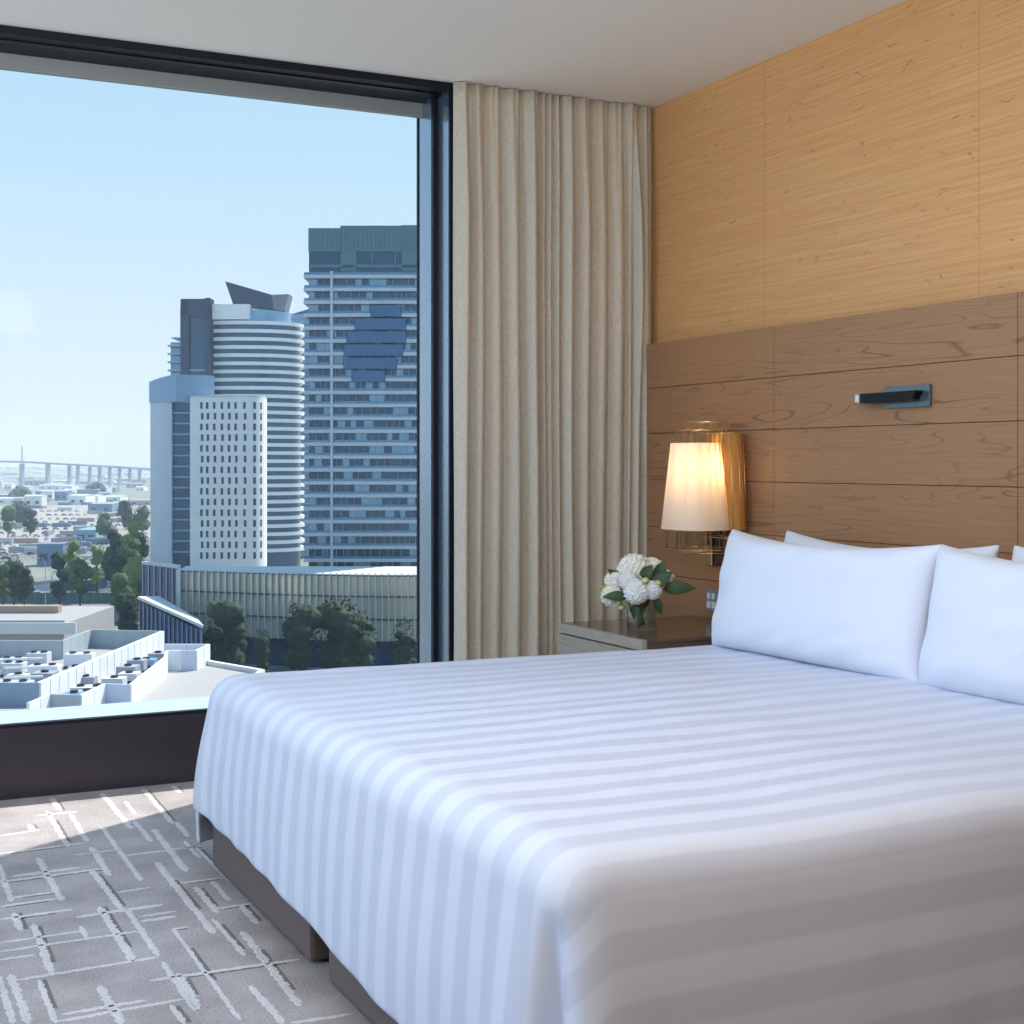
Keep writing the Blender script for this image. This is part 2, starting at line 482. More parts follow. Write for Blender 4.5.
# floor with the cut-pile stroke pattern
def floor_pt(px, py):
    d = EYE * F_PX / (py - HOR)
    l = (px - 512) / F_PX * d
    a = R(YAW)
    return (d * math.sin(a) + l * math.cos(a), d * math.cos(a) - l * math.sin(a))
YS = [(48,811,67,847),(72,814,86,842),(52,798,60,811),(102,793,131,829),(125,801,135,815),(146,789,170,824),(173,786,180,793),(103,827,140,881),
      (135,821,151,842),(156,829,184,872),(177,822,188,837),(185,841,199,858),(29,824,33,831),(0,864,10,902),(38,858,62,901),(92,847,109,876),
      (90,870,123,909),(127,909,158,956),(157,862,213,934),(14,913,21,931),(35,924,50,974),(40,980,55,1024),(10,974,29,1024),(0,976,12,1024),
      (100,907,133,962),(81,926,86,938),(98,986,123,1024),(163,962,195,1011),(174,928,239,1021),(170,1005,186,1024),(196,887,217,913),(213,881,229,901),
      (241,905,257,924),(246,931,296,1007),(213,919,245,956),(250,986,284,1024),(180,973,196,1010),(196,848,232,883)]
XS = [(0,855,84,842),(33,816,78,812),(0,837,39,829),(76,855,121,849),(125,856,199,846),(0,883,103,868),(12,877,80,867),(117,893,150,887),(180,883,224,878),
      (10,898,55,892),(0,907,59,898),(0,920,72,909),(76,918,162,904),(139,917,176,911),(140,922,176,916),(0,943,82,931),(0,952,144,930),(18,981,158,956),
      (148,979,302,961),(172,929,189,927),(62,1015,146,1000),(57,1023,182,998),(180,849,202,846),(217,909,254,903),(289,1022,355,1015)]
segs = []
for a, b, c, d in YS:
    p, q = floor_pt(a, b), floor_pt(c, d)
    x = (p[0] + q[0]) / 2
    segs.append(('y', x + (p[0] - x) * 0.5, p[1], x + (q[0] - x) * 0.5, q[1]))
for a, b, c, d in XS:
    p, q = floor_pt(a, b), floor_pt(c, d)
    y = (p[1] + q[1]) / 2
    segs.append(('x', p[0], y + (p[1] - y) * 0.4, q[0], y + (q[1] - y) * 0.4))
rs = random.Random(3)
for i in range(420):
    x, y = rs.uniform(LX + .3, WX - .3), rs.uniform(BY + .3, WY - .4)
    u = (x * math.cos(R(YAW)) - y * math.sin(R(YAW))); w_ = x * math.sin(R(YAW)) + y * math.cos(R(YAW))
    if w_ > 0.5 and -0.40 < u / w_ < 0.1: continue
    l = rs.uniform(.08, .5)
    if rs.random() < .5: segs.append(('x', x, y, x + l, y))
    else: segs.append(('y', x, y, x, y + l))
fl = MB()
fl.box(LX, WX, BY, WY, -0.12, 0.0)
for s in segs:
    k, x0, y0, x1, y1 = s
    a, b = Vector((x0, y0, 0)), Vector((x1, y1, 0))
    t = (b - a); ln = t.length; t.normalize(); nn = Vector((-t.y, t.x, 0))
    hw = (0.0095 if k == 'x' else 0.0085) * rs.uniform(0.65, 1.3)
    fl.mi = 1
    N = max(6, int(ln / 0.008))
    prev = None
    for i in range(N + 1):
        f = i / N
        tp = min(1, min(f, 1 - f) * ln / 0.03 + 0.35)
        c = a + t * (ln * f)
        w1 = hw * tp * rs.uniform(0.6, 1.35); w2 = hw * tp * rs.uniform(0.6, 1.35)
        row = [fl.bm.verts.new(c + nn * w1 + Vector((0, 0, 0.0004))), fl.bm.verts.new(c + nn * w1 * .55 + Vector((0, 0, 0.0009))),
               fl.bm.verts.new(c - nn * w2 * .55 + Vector((0, 0, 0.0009))), fl.bm.verts.new(c - nn * w2 + Vector((0, 0, 0.0004)))]
        if prev:
            for j in range(3): fl._f([prev[j], prev[j + 1], row[j + 1], row[j]])
        prev = row
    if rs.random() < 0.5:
        fl.mi = 2  # flat strip, shade of the carved edge put into its colour
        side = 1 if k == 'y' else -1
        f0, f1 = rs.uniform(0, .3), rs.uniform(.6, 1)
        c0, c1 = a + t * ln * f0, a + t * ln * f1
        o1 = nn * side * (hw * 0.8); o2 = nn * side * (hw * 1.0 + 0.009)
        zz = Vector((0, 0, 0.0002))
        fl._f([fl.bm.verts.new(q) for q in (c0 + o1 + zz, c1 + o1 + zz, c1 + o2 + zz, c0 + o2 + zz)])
struct(fl.build('floor', ['carpet_grey', 'carpet_stroke', 'carpet_groove_shade']), 'grey cut pile carpet with pale crossing strokes')

struct(MB().box(LX, WX, BY, WY, CEIL, CEIL + 0.12).build('ceiling', 'paint_white'), 'plain off white ceiling')
wr = MB().box(WX, WX + 0.15, BY, WY + 0.3, -0.12, CEIL + 0.12)
for k in range(6):
    y = 4.39 - k * 1.1
    wr.mi = 1
    wr.box(WX - 0.0012, WX, y - 0.0006, y + 0.0006, 1.5, CEIL)
struct(wr.build('wall_right', ['bamboo_veneer', mat('veneer_seam', (198, 150, 96), 0.7)]), 'golden brown bamboo veneer wall above the headboard')
struct(MB().box(LX - 0.15, WX, BY - 0.15, BY, -0.12, CEIL + 0.12).build('wall_back', 'dark_back_wall'))
# unseen left wall with an opening added for side light
wl = MB()
wl.box(LX - 0.15, LX, BY, 0.4, -0.12, CEIL + 0.12)
wl.box(LX - 0.15, LX, 0.4, 4.4, -0.12, 0.3)
wl.box(LX - 0.15, LX, 0.4, 4.4, 2.6, CEIL + 0.12)
wl.box(LX - 0.15, LX, 4.4, WY + 0.3, -0.12, CEIL + 0.12)
struct(wl.build('wall_left', 'paint_wall'))
# window wall
ww = MB()
ww.box(JX + 0.03, WX, WY, WY + 0.30, -0.12, CEIL + 0.12)
ww.box(LX, -2.2, WY, WY + 0.45, -0.12, CEIL + 0.12)
ww.box(-2.2, JX + 0.03, GY - 0.02, WY + 0.45, -0.12, SILL - 0.03)
ww.box(-2.2, JX + 0.03, WY, WY + 0.45, CEIL, CEIL + 0.12)
struct(ww.build('wall_window', 'paint_wall'))
W1 = struct(root('window_1', (0, WY, 0), 'wide black framed picture window onto the city', 'window'))
del W1['category']
def wpart(mb, name, m, label=None): return mb.build(name, m, W1, label=label)
wpart(MB().box(-2.2, JX + 0.02, 0, 0.24, 0, SILL - 0.012), 'sill_panel', 'sill_dark', 'dark low panel under the glass')
wpart(MB().box(-2.2, JX, 0.0, 0.03, SILL - 0.012, SILL), 'sill_nosing', 'frame_dark')
wpart(MB().box(-2.2, JX, 0.03, 0.30, SILL - 0.03, SILL - 0.001), 'sill_top', 'sill_top', 'pale light catching sill ledge')
wpart(MB().box(-2.2, JX + 0.03, 0.0, 0.27, CEIL - 0.03, CEIL), 'head_fascia', 'frame_dark')
wpart(MB().box(-2.2, JX, 0.06, 0.09, CEIL - 0.036, CEIL - 0.03), 'blind_track', 'black_gloss')
wpart(MB().box(-2.2, JX, 0.245, 0.275, CEIL - 0.085, CEIL - 0.03), 'head_bar', 'header_grey', 'grey bar above the glass')
wpart(MB().box(JX + 0.012, JX + 0.03, 0.0, 0.014, SILL, CEIL - 0.03), 'jamb_edge', 'frame_dark')
wpart(MB().box(JX + 0.014, JX + 0.03, 0.014, 0.12, SILL, CEIL - 0.03), 'jamb_lining', 'jamb_metal', 'brushed metal window lining')
wpart(MB().box(JX - 0.008, JX + 0.03, 0.12, 0.145, SILL, CEIL - 0.03), 'mullion', 'frame_dark')
wpart(MB().box(JX - 0.004, JX + 0.03, 0.145, 0.285, SILL, CEIL - 0.03), 'jamb_lining', 'jamb_metal', 'brushed metal window lining')
wpart(MB().box(JX - 0.008, JX + 0.03, 0.285, 0.30, SILL, CEIL - 0.03), 'glazing_bead', 'frame_dark')
wpart(MB().box(-2.2, JX - 0.02, 0.262, 0.27, SILL - 0.001, CEIL - 0.085), 'pane', 'window_glass', 'clear glass pane')

# ------------------------------------------------------------------ curtain
def curtain():
    x0, x1 = 2.29, 3.205
    NX, NZ = 420, 40
    bm = bmesh.new(); rows = []
    rc = random.Random(11)
    # fold centres: uneven widths
    folds = []; x = 0.0
    while x < 1.02:
        wd = rc.choice((0.03, 0.042, 0.055, 0.075, 0.09)); folds.append((x, wd, rc.uniform(0.25, 0.95) + wd * 5.5)); x += wd
    def prof(s, zf):
        for (a, wd, am) in folds:
            if a <= s < a + wd:
                q = (s - a) / wd
                return am * max(0, 0.5 - 0.5 * math.cos(2 * PI * q)) ** 0.65
        return 0
    for j in range(NZ + 1):
        z = 0.015 + (CEIL - 0.015 - 0.004) * j / NZ
        row = []
        top = max(0, (z - 2.2) / 0.5)
        for i in range(NX + 1):
            s = i / NX
            zf = z / CEIL
            s2 = s + 0.006 * math.sin(2.0 * z + 9 * s) * (1 - top)
            # slanting fold near the wall
            s3 = s2 + 0.02 * (1 - zf) * max(0, (s - 0.72) / 0.28)
            amp = 0.058 * (1 - 0.45 * top) * (0.9 + 0.2 * noise.noise(Vector((s * 6, z * 0.7, 3))))
            y = 5.185 - prof(min(max(s3, 0), 1.0), zf) * amp * 0.85 - 0.004 * top * math.sin(s * 190)
            sl = 0.03 * math.exp(-((s - (0.885 + 0.075 * (1 - (z - 1.2) / 1.5))) / 0.02) ** 2) if z > 1.2 else 0
            y -= sl
            xx = x0 + (x1 - x0) * s + (0.01 * math.sin(z * 2.1) if s > 0.97 else 0) * 0.5
            row.append(bm.verts.new((xx, y, z)))
        rows.append(row)
    for j in range(NZ):
        for i in range(NX):
            bm.faces.new([rows[j][i], rows[j][i + 1], rows[j + 1][i + 1], rows[j + 1][i]])
    b = MB(); b.bm.free(); b.bm = bm
    t = root('curtain', (0, 0, 0.001), 'floor length beige linen curtain gathered beside the window', 'curtain')
    c = b.build('drape', 'curtain_linen', t, smooth=True)
    so = c.modifiers.new('thick', 'SOLIDIFY'); so.thickness = 0.003; so.offset = 1
curtain()

# ------------------------------------------------------------------ headboard
HB = root('headboard', (3.2, 3.06, 0), 'tall oak veneer headboard of wide horizontal boards covering the wall behind the bed', 'headboard')
HX = 3.15
def hbp(mb, name, m):
    o = mb.build(name, m, HB); o.location = (-3.2, -3.06, 0); return o
rows_z = [0.02, 0.135, 0.327, 0.518, 0.71, 0.905, 1.10, 1.293, 1.483, 1.67]
ys = [5.118, 4.233, 3.063, 1.893, 0.98]
hbp(MB().box(HX + 0.012, WX - 0.002, 0.982, 5.116, 0.0, 1.666), 'backing', 'dark_wood')
for i in range(4):
    m = MB()
    for z0, z1 in zip(rows_z[:-1], rows_z[1:]):
        m.box(HX, HX + 0.012, ys[i + 1] + 0.0015, ys[i] - 0.0015, z0 + 0.0013, z1 - 0.0013)
    hbp(m, 'panel', 'headboard_oak')

# ------------------------------------------------------------------ bed
BED = root('bed', (1.05, 2.95, 0), 'low double bed with taupe fabric base in two halves', 'bed')
def bpart(mb, name, m, **k):
    o = mb.build(name, m, BED, **k); o.location = (-1.05, -2.95, 0); return o
bpart(MB().box(1.035, 3.13, 3.17, 4.07, 0.008, 0.26, bevel=0.012), 'base', 'base_fabric')
bpart(MB().box(1.035, 3.13, 1.93, 3.04, 0.008, 0.26, bevel=0.012), 'base', 'base_fabric')
bpart(MB().box(1.04, 3.12, 1.95, 4.0, 0.262, 0.49, bevel=0.05), 'mattress', 'cotton')
for x in (1.16, 3.0):
    for y in (2.05, 2.93, 3.27, 3.97):
        bpart(MB().tube([(x, y, 0.0), (x, y, 0.0085)], [0.025, 0.03], 12), 'leg', 'dark_wood')
bpart(MB().box(1.08, 1.14, 3.08, 3.14, 0.0, 0.24), 'centre_leg', 'dark_wood')

def duvet():
    X0, X1 = 1.005, 3.08       # foot edge, head end
    Y0, Y1 = 1.89, 4.07
    ZT = 0.565; r = 0.085
    def axis(a, b, n_in, both):
        xs = []
        k = 7
        for i in range(k): xs.append(a + r * (1 - math.cos(PI / 2 * i / k)) if False else a + r * (1 - math.sin(PI / 2 * (1 - i / k))))
        m = (b - r) if both else b
        for i in range(n_in + 1): xs.append(a + r + (m - a - r) * i / n_in)
        if both:
            for i in range(1, k + 1): xs.append(b - r * (1 - math.sin(PI / 2 * i / k)))
        return xs
    xs = axis(X0, X1, 56, False); ysv = axis(Y0, Y1, 60, True)
    bm = bmesh.new(); uvd = {}
    def place(x, y):
        ex = max(0, (X0 + r - x) / r); ey0 = max(0, (Y0 + r - y) / r); ey1 = max(0, (y - (Y1 - r)) / r)
        ey = max(ey0, ey1); sgn = -1 if ey0 > 0 else 1
        u, v = ex, ey
        if u > 0 and v > 0:
            u, v = ex * math.sqrt(1 - ey * ey / 2), ey * math.sqrt(1 - ex * ex / 2)
        d = min(1, math.hypot(u, v))
        z = ZT - r * (1 - math.sqrt(max(0, 1 - d * d)))
        px = X0 + r - u * r if ex > 0 else x
        py = y
        if ey > 0: py = (Y0 + r - v * r) if sgn < 0 else (Y1 - r + v * r)
        # arc coordinate
        vv = py
        if ey > 0:
            th = math.asin(min(1, v)) * r
            vs = (Y0 + r - th) if sgn < 0 else (Y1 - r + th)
        else: vs = py
        return px, py, z, ex, ey, sgn, vs
    grid = []
    for x in xs:
        row = []
        for y in ysv:
            px, py, z, ex, ey, sg, vs = place(x, y)
            puff = 0.016 * max(0, math.sin(PI * min(1, max(0, (y - Y0) / (Y1 - Y0))))) ** 0.6 - 0.008
            wr = 0.010 * noise.noise(Vector((x * 1.6, y * 2.2, 1.3))) + 0.004 * noise.noise(Vector((x * 5, y * 6, 4)))
            wr += 0.005 * noise.noise(Vector((x * 3, y * 14, 9)))
            f = max(0, 1 - max(ex, ey)) ** 0.5 if max(ex, ey) > 0 else 1
            v = bm.verts.new((px, py, z + (puff + wr) * (0.4 + .6 * f)))
            uvd[v] = (py, vs)
            row.append(v)
        grid.append(row)
    NX, NY = len(xs), len(ysv)
    topf = []
    for i in range(NX - 1):
        for j in range(NY - 1):
            topf.append(bm.faces.new([grid[i][j], grid[i + 1][j], grid[i + 1][j + 1], grid[i][j + 1]]))
    # skirt loop: far side head->foot, foot far->near, near side foot->head
    loop = [(i, NY - 1) for i in range(NX - 1, -1, -1)] + [(0, j) for j in range(NY - 2, -1, -1)] + [(i, 0) for i in range(1, NX)]
    ND = 12
    n = len(loop)
    P = [grid[i][j].co.copy() for i, j in loop]
    nor = []
    for k in range(n):
        a, b = P[max(0, k - 1)], P[min(n - 1, k + 1)]
        t = (b - a); t.z = 0; t.normalize(); nor.append(Vector((t.y, -t.x, 0)))
    if nor[3].y < 0: nor = [-q for q in nor]
    kc = NX - 1 + NY - 1   # index of near/foot corner
    prev = [grid[i][j] for i, j in loop]
    zone = {}
    arc = 0; arcs = [0]
    for k in range(1, n): arcs.append(arcs[-1] + (P[k] - P[k - 1]).length)
    for d in range(1, ND + 1):
        f = d / ND
        cur = []
        for k in range(n):
            i, j = loop[k]
            base = P[k]; s = arcs[k]
            foot = (i == 0)
            hem = 0.165 if foot else 0.115
            if k < NX: hem = 0.065
            if foot: hem = 0.11 + (base.y - 2.42) * 0.048 + 0.004 * math.sin(s * 5)
            drop = (base.z - hem) * f
            bulge = 0.006 * math.sin(PI * f) + 0.022 * f
            wave = 0.003 * f * math.sin(s * 26 + 2 * math.sin(s * 5)) + 0.01 * f * noise.noise(Vector((s * 3, f, 0)))
            dc = s - arcs[kc]
            fold = 0.075 * min(1, max(0, f * 1.4 - 0.03)) ** 0.6 * math.exp(-((dc - (-0.02)) / 0.022) ** 2)
            swell = 0.03 * f * math.exp(-((dc - 0.06) / 0.06) ** 2) + 0.018 * f * math.exp(-((dc + 0.12) / 0.07) ** 2)
            dcf = s - arcs[NX - 1]
            swell += 0.05 * f * math.exp(-((dcf + 0.08) / 0.12) ** 2)
            off = bulge + wave - fold + swell
            co = base + nor[k] * off; co.z = base.z - drop
            v = bm.verts.new(co)
            yy, vs = uvd[grid[i][j]]
            uvd[v] = (yy, vs + (drop if k < NX else -drop))
            cur.append(v)
        for k in range(n - 1):
            fc = bm.faces.new([prev[k], prev[k + 1], cur[k + 1], cur[k]])
            zone[fc] = 'foot' if NX - 1 <= k < kc - 2 else 'side'
        prev = cur
    uvl = bm.loops.layers.uv.new('UVMap')
    for fc in bm.faces:
        zn = zone.get(fc)
        c = fc.calc_center_median()
        for lp in fc.loops:
            yy, vs = uvd[lp.vert]
            if zn == 'foot': q = yy
            elif zn == 'side': q = vs
            else:
                corner = c.x < X0 + r and (c.y < Y0 + r or c.y > Y1 - r)
                if corner:
                    ax = X0 + r - c.x; ay = (Y0 + r - c.y) if c.y < Y0 + r else (c.y - Y1 + r)
                    q = yy if ax > ay * 0.8 else vs
                else: q = vs
            lp[uvl].uv = (q, lp.vert.co.x)
    b = MB(); b.bm.free(); b.bm = bm
    o = b.build('duvet', 'satin_stripe_cotton', smooth=True)
    so = o.modifiers.new('thick', 'SOLIDIFY'); so.thickness = 0.012; so.offset = -1
    ss = o.modifiers.new('sub', 'SUBSURF'); ss.levels = 1; ss.render_levels = 1
    tag(o, 'white satin striped duvet spread over the bed and hanging past its foot', 'duvet')
duvet()

def pillow(name, W, H, T, M, label, seed, group=None):
    """W along local x, H along local y, T thickness"""
    bm = bmesh.new(); N = 30; K = 22
    def side(sg):
        rows = []
        for i in range(N + 1):
            row = []
            for j in range(K + 1):
                u = -1 + 2 * i / N; v = -1 + 2 * j / K
                # pinched sides: edges bow inward, corners stay pointed
                bx = 1 - 0.085 * (1 - v * v) ** 1.0 * abs(u) ** 3 * 0.6
                by = 1 - (0.22 if v > 0 else 0.03) * (1 - u * u) ** 1.0 * abs(v) ** 3
                th = max(0, (1 - u ** 4)) ** 0.55 * max(0, (1 - v ** 4)) ** 0.55
                z = sg * T / 2 * th
                z += 0.006 * noise.noise(Vector((u * 2.6, v * 2.6, seed))) * (th > 0.02)
                z += 0.010 * th * noise.noise(Vector((u * 1.5 + v, (u - v) * 5, seed + 4)))
                row.append(Vector((u * W / 2 * bx, v * H / 2 * by, z)))
            rows.append(row)
        return rows
    A = side(1); B = side(-1)
    va = [[bm.verts.new(p) for p in r_] for r_ in A]
    vb = [[va[i][j] if i in (0, N) or j in (0, K) else bm.verts.new(B[i][j]) for j in range(K + 1)] for i in range(N + 1)]
    for i in range(N):
        for j in range(K):
            bm.faces.new([va[i][j], va[i + 1][j], va[i + 1][j + 1], va[i][j + 1]])
            bm.faces.new([vb[i][j], vb[i][j + 1], vb[i + 1][j + 1], vb[i + 1][j]])
    b = MB(); b.bm.free(); b.bm = bm
    o = b.build(name, 'cotton', smooth=True)
    ss = o.modifiers.new('sub', 'SUBSURF'); ss.levels = 1; ss.render_levels = 1
    o.matrix_world = M
    tag(o, label, 'pillow', group)
    return o
def pmat(cx, cy, cz, lean, twist=0, roll=0):
    # local x -> world -y, local y -> up (leaning back toward +x), local z -> toward -x
    base = Matrix(((0, 0, -1), (-1, 0, 0), (0, 1, 0))).to_4x4()
    return Matrix.Translation((cx, cy, cz)) @ Matrix.Rotation(R(twist), 4, 'Z') @ Matrix.Rotation(R(lean), 4, 'Y') @ Matrix.Rotation(R(roll), 4, 'X') @ base
pillow('pillow', 1.03, 0.415, 0.20, pmat(2.75, 3.48, 0.753, 12, 0, 0), 'plump white pillow in front, nearest to the bedside lamp', 1.0)
pillow('pillow', 1.01, 0.415, 0.20, pmat(2.74, 2.49, 0.753, 12, 0, 0), 'plump white pillow in front, cut off by the right photo edge', 2.0)
pillow('pillow', 1.0, 0.42, 0.15, pmat(2.955, 3.46, 0.742, 10, 0, 0), 'white pillow behind, its tip showing over the front pillow by the lamp', 3.0)
pillow('pillow', 1.0, 0.42, 0.15, pmat(2.955, 2.435, 0.745, 10, 0, 0), 'white pillow behind, its tip showing at the right photo edge', 5.0)

# ------------------------------------------------------------------ nightstand
NS = root('nightstand', (2.84, 4.45, 0), 'pale oak nightstand with dark polished top beside the bed', 'nightstand')
def npart(mb, name, m, **k):
    o = mb.build(name, m, NS, **k); o.location = (-2.84, -4.45, 0); return o
nx0, nx1, ny0, ny1, nz = 2.54, 3.145, 4.155, 4.765, 0.563
npart(MB().box(nx0 + 0.012, nx1, ny0, ny1, nz - 0.012, nz), 'top', 'nightstand_top', label='dark glossy wooden top')
npart(MB().box(nx0 + 0.02, nx1, ny0 + 0.004, ny1 - 0.004, 0.06, nz - 0.0125), 'body', 'nightstand_top')
npart(MB().box(nx0, nx0 + 0.018, ny0 - 0.002, ny1 + 0.002, nz - 0.035, nz + 0.0005), 'front_edge', 'nightstand_oak')
npart(MB().box(nx0 + 0.002, nx0 + 0.018, ny0, ny1, nz - 0.22, nz - 0.041), 'drawer', 'nightstand_oak', label='pale oak drawer front')
npart(MB().box(nx0 + 0.002, nx0 + 0.018, ny0, ny1, 0.08, nz - 0.226), 'drawer', 'nightstand_oak', label='pale oak drawer front')
npart(MB().box(nx0 + 0.05, nx1 - 0.02, ny0 + 0.03, ny1 - 0.03, 0.0, 0.06), 'plinth', 'dark_wood')

# ------------------------------------------------------------------ flowers in vase
VX, VY, VZ = 2.70, 4.42, 0.5635
V = root('vase', (VX, VY, VZ), 'round clear glass vase on the nightstand', 'vase')
MB().lathe([(0, 0.0), (0.05, 0.0), (0.055, 0.006), (0.055, 0.125), (0.052, 0.125), (0.052, 0.012), (0, 0.012)], 32).build('glass_body', 'vase_glass', V, smooth=True)
MB().lathe([(0, 0.0125), (0.0515, 0.0125), (0.0515, 0.075), (0, 0.075)], 32).build('water', 'water', V)
def bloom_mesh(r, seed):
    b = MB(); rr = random.Random(seed)
    b.blob((0, 0, 0), (r * 0.8, r * 0.8, r * 0.68), 3, 0.12, 3.0, seed)
    # petals as small cupped quads over the dome
    for k in range(110):
        z = 1 - 1.5 * (k + .5) / 110; ph = k * 2.39996
        d = Vector((math.sqrt(max(0, 1 - z * z)) * math.cos(ph), math.sqrt(max(0, 1 - z * z)) * math.sin(ph), z))
        c = Vector((d.x * r * 0.86, d.y * r * 0.86, d.z * r * 0.76))
        t = d.cross(Vector((rr.uniform(-1, 1), rr.uniform(-1, 1), rr.uniform(-1, 1)))).normalized(); s = d.cross(t)
        q = r * rr.uniform(0.17, 0.26)
        mid = b.bm.verts.new(c + d * q * 0.05)
        ring = [b.bm.verts.new(c + (t * math.cos(a) + s * math.sin(a)) * q + d * q * (0.75 if i % 2 else 0.3)) for i, a in enumerate([2 * PI * i / 8 for i in range(8)])]
        for i in range(8): b._f([mid, ring[i], ring[(i + 1) % 8]])
    return b
def leaf_mesh(L_, Wd, droop=0.25):
    b = MB(); prev = None; N = 8
    for i in range(N + 1):
        f = i / N
        w_ = Wd * max(0, math.sin(PI * min(1, f ** 0.75))) ** 0.8 if 0 < f < 1 else 0.001
        z = -droop * L_ * f * f
        row = [b.bm.verts.new((L_ * f, -w_ / 2, z + w_ * .18)), b.bm.verts.new((L_ * f, 0, z)), b.bm.verts.new((L_ * f, w_ / 2, z + w_ * .18))]
        if prev:
            for j in range(2): b._f([prev[j], prev[j + 1], row[j + 1], row[j]])
        prev = row
    return b
# positions in camera-facing offsets: right (cu), toward camera (cw), up
RR = Vector((math.cos(R(YAW)), -math.sin(R(YAW)), 0)); FF = Vector((math.sin(R(YAW)), math.cos(R(YAW)), 0))
blooms = [(-0.030, 0.00, 0.222, 0.060, 'w', 'large rounded white bloom topping the bouquet'),
          (0.040, 0.02, 0.215, 0.050, 'w', 'creamy white bloom at the upper right of the bouquet'),
          (-0.025, -0.065, 0.145, 0.047, 'c', 'cool white bloom low at the front of the bouquet'),
          (0.030, -0.058, 0.150, 0.036, 'c', 'small cool white bloom at the front beside the lowest one'),
          (-0.100, -0.01, 0.180, 0.038, 'w', 'white bloom on the left side of the bouquet'),
          (-0.112, -0.03, 0.128, 0.040, 'w', 'white bloom drooping low at the left of the bouquet'),
          (-0.055, -0.045, 0.185, 0.036, 'c', 'small white bloom left of centre in the bouquet'),
          (0.085, 0.00, 0.190, 0.032, 'w', 'small cream bloom at the right behind dark leaves')]
def stem(parent, tip, r_=0.0025):
    b = MB()
    tip = Vector(tip); base = Vector((tip.x * -0.15, tip.y * -0.15, 0.016))
    m1 = Vector((tip.x * 0.12, tip.y * 0.12, 0.075))
    m2 = Vector((tip.x * 0.5, tip.y * 0.5, max(0.12, tip.z * 0.72)))
    b.tube([base, m1, m2, tip], r_, 6); b.build('stem', 'stem_green', parent, smooth=True)
for i, (u, w_, z, r_, kd, lb) in enumerate(blooms):
    p = RR * u + FF * w_ + Vector((0, 0, z))
    t = root('flower', (VX, VY, VZ), lb, 'flower', 'white flowers in the glass vase')
    o = bloom_mesh(r_, i + 1).build('bloom', 'petal_white' if kd == 'w' else 'petal_cool', t)
    d = Vector((p.x * 2.5, p.y * 2.5, 0.2)).normalized()
    o.location = p; o.rotation_euler = Vector((0, 0, 1)).rotation_difference(d).to_euler()
    stem(t, p - d * r_ * 0.5)
leaves = [(0.075, -0.03, 0.150, 8, -4, 0.115, 0.055, 'leaf_green', 'long glossy green leaf reaching out right of the bouquet'),
          (0.035, -0.05, 0.165, 40, 12, 0.085, 0.050, 'leaf_green', 'dark green leaf right of the front blooms'),
          (0.05, -0.03, 0.18, 70, 20, 0.08, 0.05, 'leaf_green', 'dark green leaf upright at the right of the bouquet'),
          (-0.06, -0.07, 0.125, 172, -4, 0.085, 0.04, 'leaf_green', 'dark green leaf pointing left under the white blooms'),
          (-0.075, -0.02, 0.18, 135, 18, 0.065, 0.036, 'leaf_green', 'dark green leaf upright at the upper left'),
          (-0.09, -0.02, 0.15, 185, 12, 0.075, 0.045, 'leaf_pale', 'yellow green leaf at the far left of the bouquet'),
          (0.0, -0.05, 0.19, 60, 15, 0.06, 0.045, 'leaf_green', 'dark green leaf between the top and front blooms'),
          (0.045, -0.05, 0.12, -70, -5, 0.06, 0.035, 'leaf_green', 'dark green leaf hanging over the vase rim at right'),
          (-0.025, -0.05, 0.10, -100, -5, 0.055, 0.03, 'leaf_green', 'dark green leaf hanging over the vase rim at left')]
for i, (u, w_, z, ang, tilt, ln, wd, mt, lb) in enumerate(leaves):
    p = RR * u + FF * w_ + Vector((0, 0, z))
    t = root('leaf_sprig', (VX, VY, VZ), lb, 'leaf', 'leaves among the white flowers')
    o = leaf_mesh(ln, wd).build('leaf', mt, t, smooth=True)
    a = R(ang)
    dx = RR * math.cos(a) + Vector((0, 0, 1)) * math.sin(a)           # direction in the picture-facing plane
    dx = (dx - FF * 0.25).normalized()
    nz_ = (-FF + Vector((0, 0, 0.5))).normalized()
    dy = nz_.cross(dx).normalized(); nz_ = dx.cross(dy)
    o.matrix_local = Matrix.Translation(p) @ Matrix((dx, dy, nz_)).transposed().to_4x4()
    stem(t, p, 0.0018)
for i, (u, w_, z) in enumerate(((0.005, -0.085, 0.187), (0.052, -0.06, 0.175), (0.072, 0.01, 0.243), (0.105, -0.01, 0.195), (-0.075, -0.03, 0.085))):
    p = RR * u + FF * w_ + Vector((0, 0, z))
    t = root('flower_bud', (VX, VY, VZ), ['pale green bud in the middle front of the bouquet', 'pale green bud right of the front blooms', 'pale green bud sticking up at the top right', 'cream bud at the far right behind the long leaf', 'pale bud hanging lowest at the left'][i], 'bud', 'pale buds in the bouquet')
    o = MB().blob((0, 0, 0), (0.014, 0.014, 0.011) if i != 2 else (0.006, 0.006, 0.009), 2, 0.2, 2, i).build('bud', 'bud_green', t, smooth=True); o.location = p
    stem(t, p, 0.0015)

# ------------------------------------------------------------------ bedside wall lamp
LMP = root('wall_lamp', (HX, 4.50, 0.92), 'lit fabric shaded wall lamp in a gold wire cage beside the bed', 'lamp')
LMP.scale = (1, 1, 1)
def loc_box(*a): return MB().box(*a)
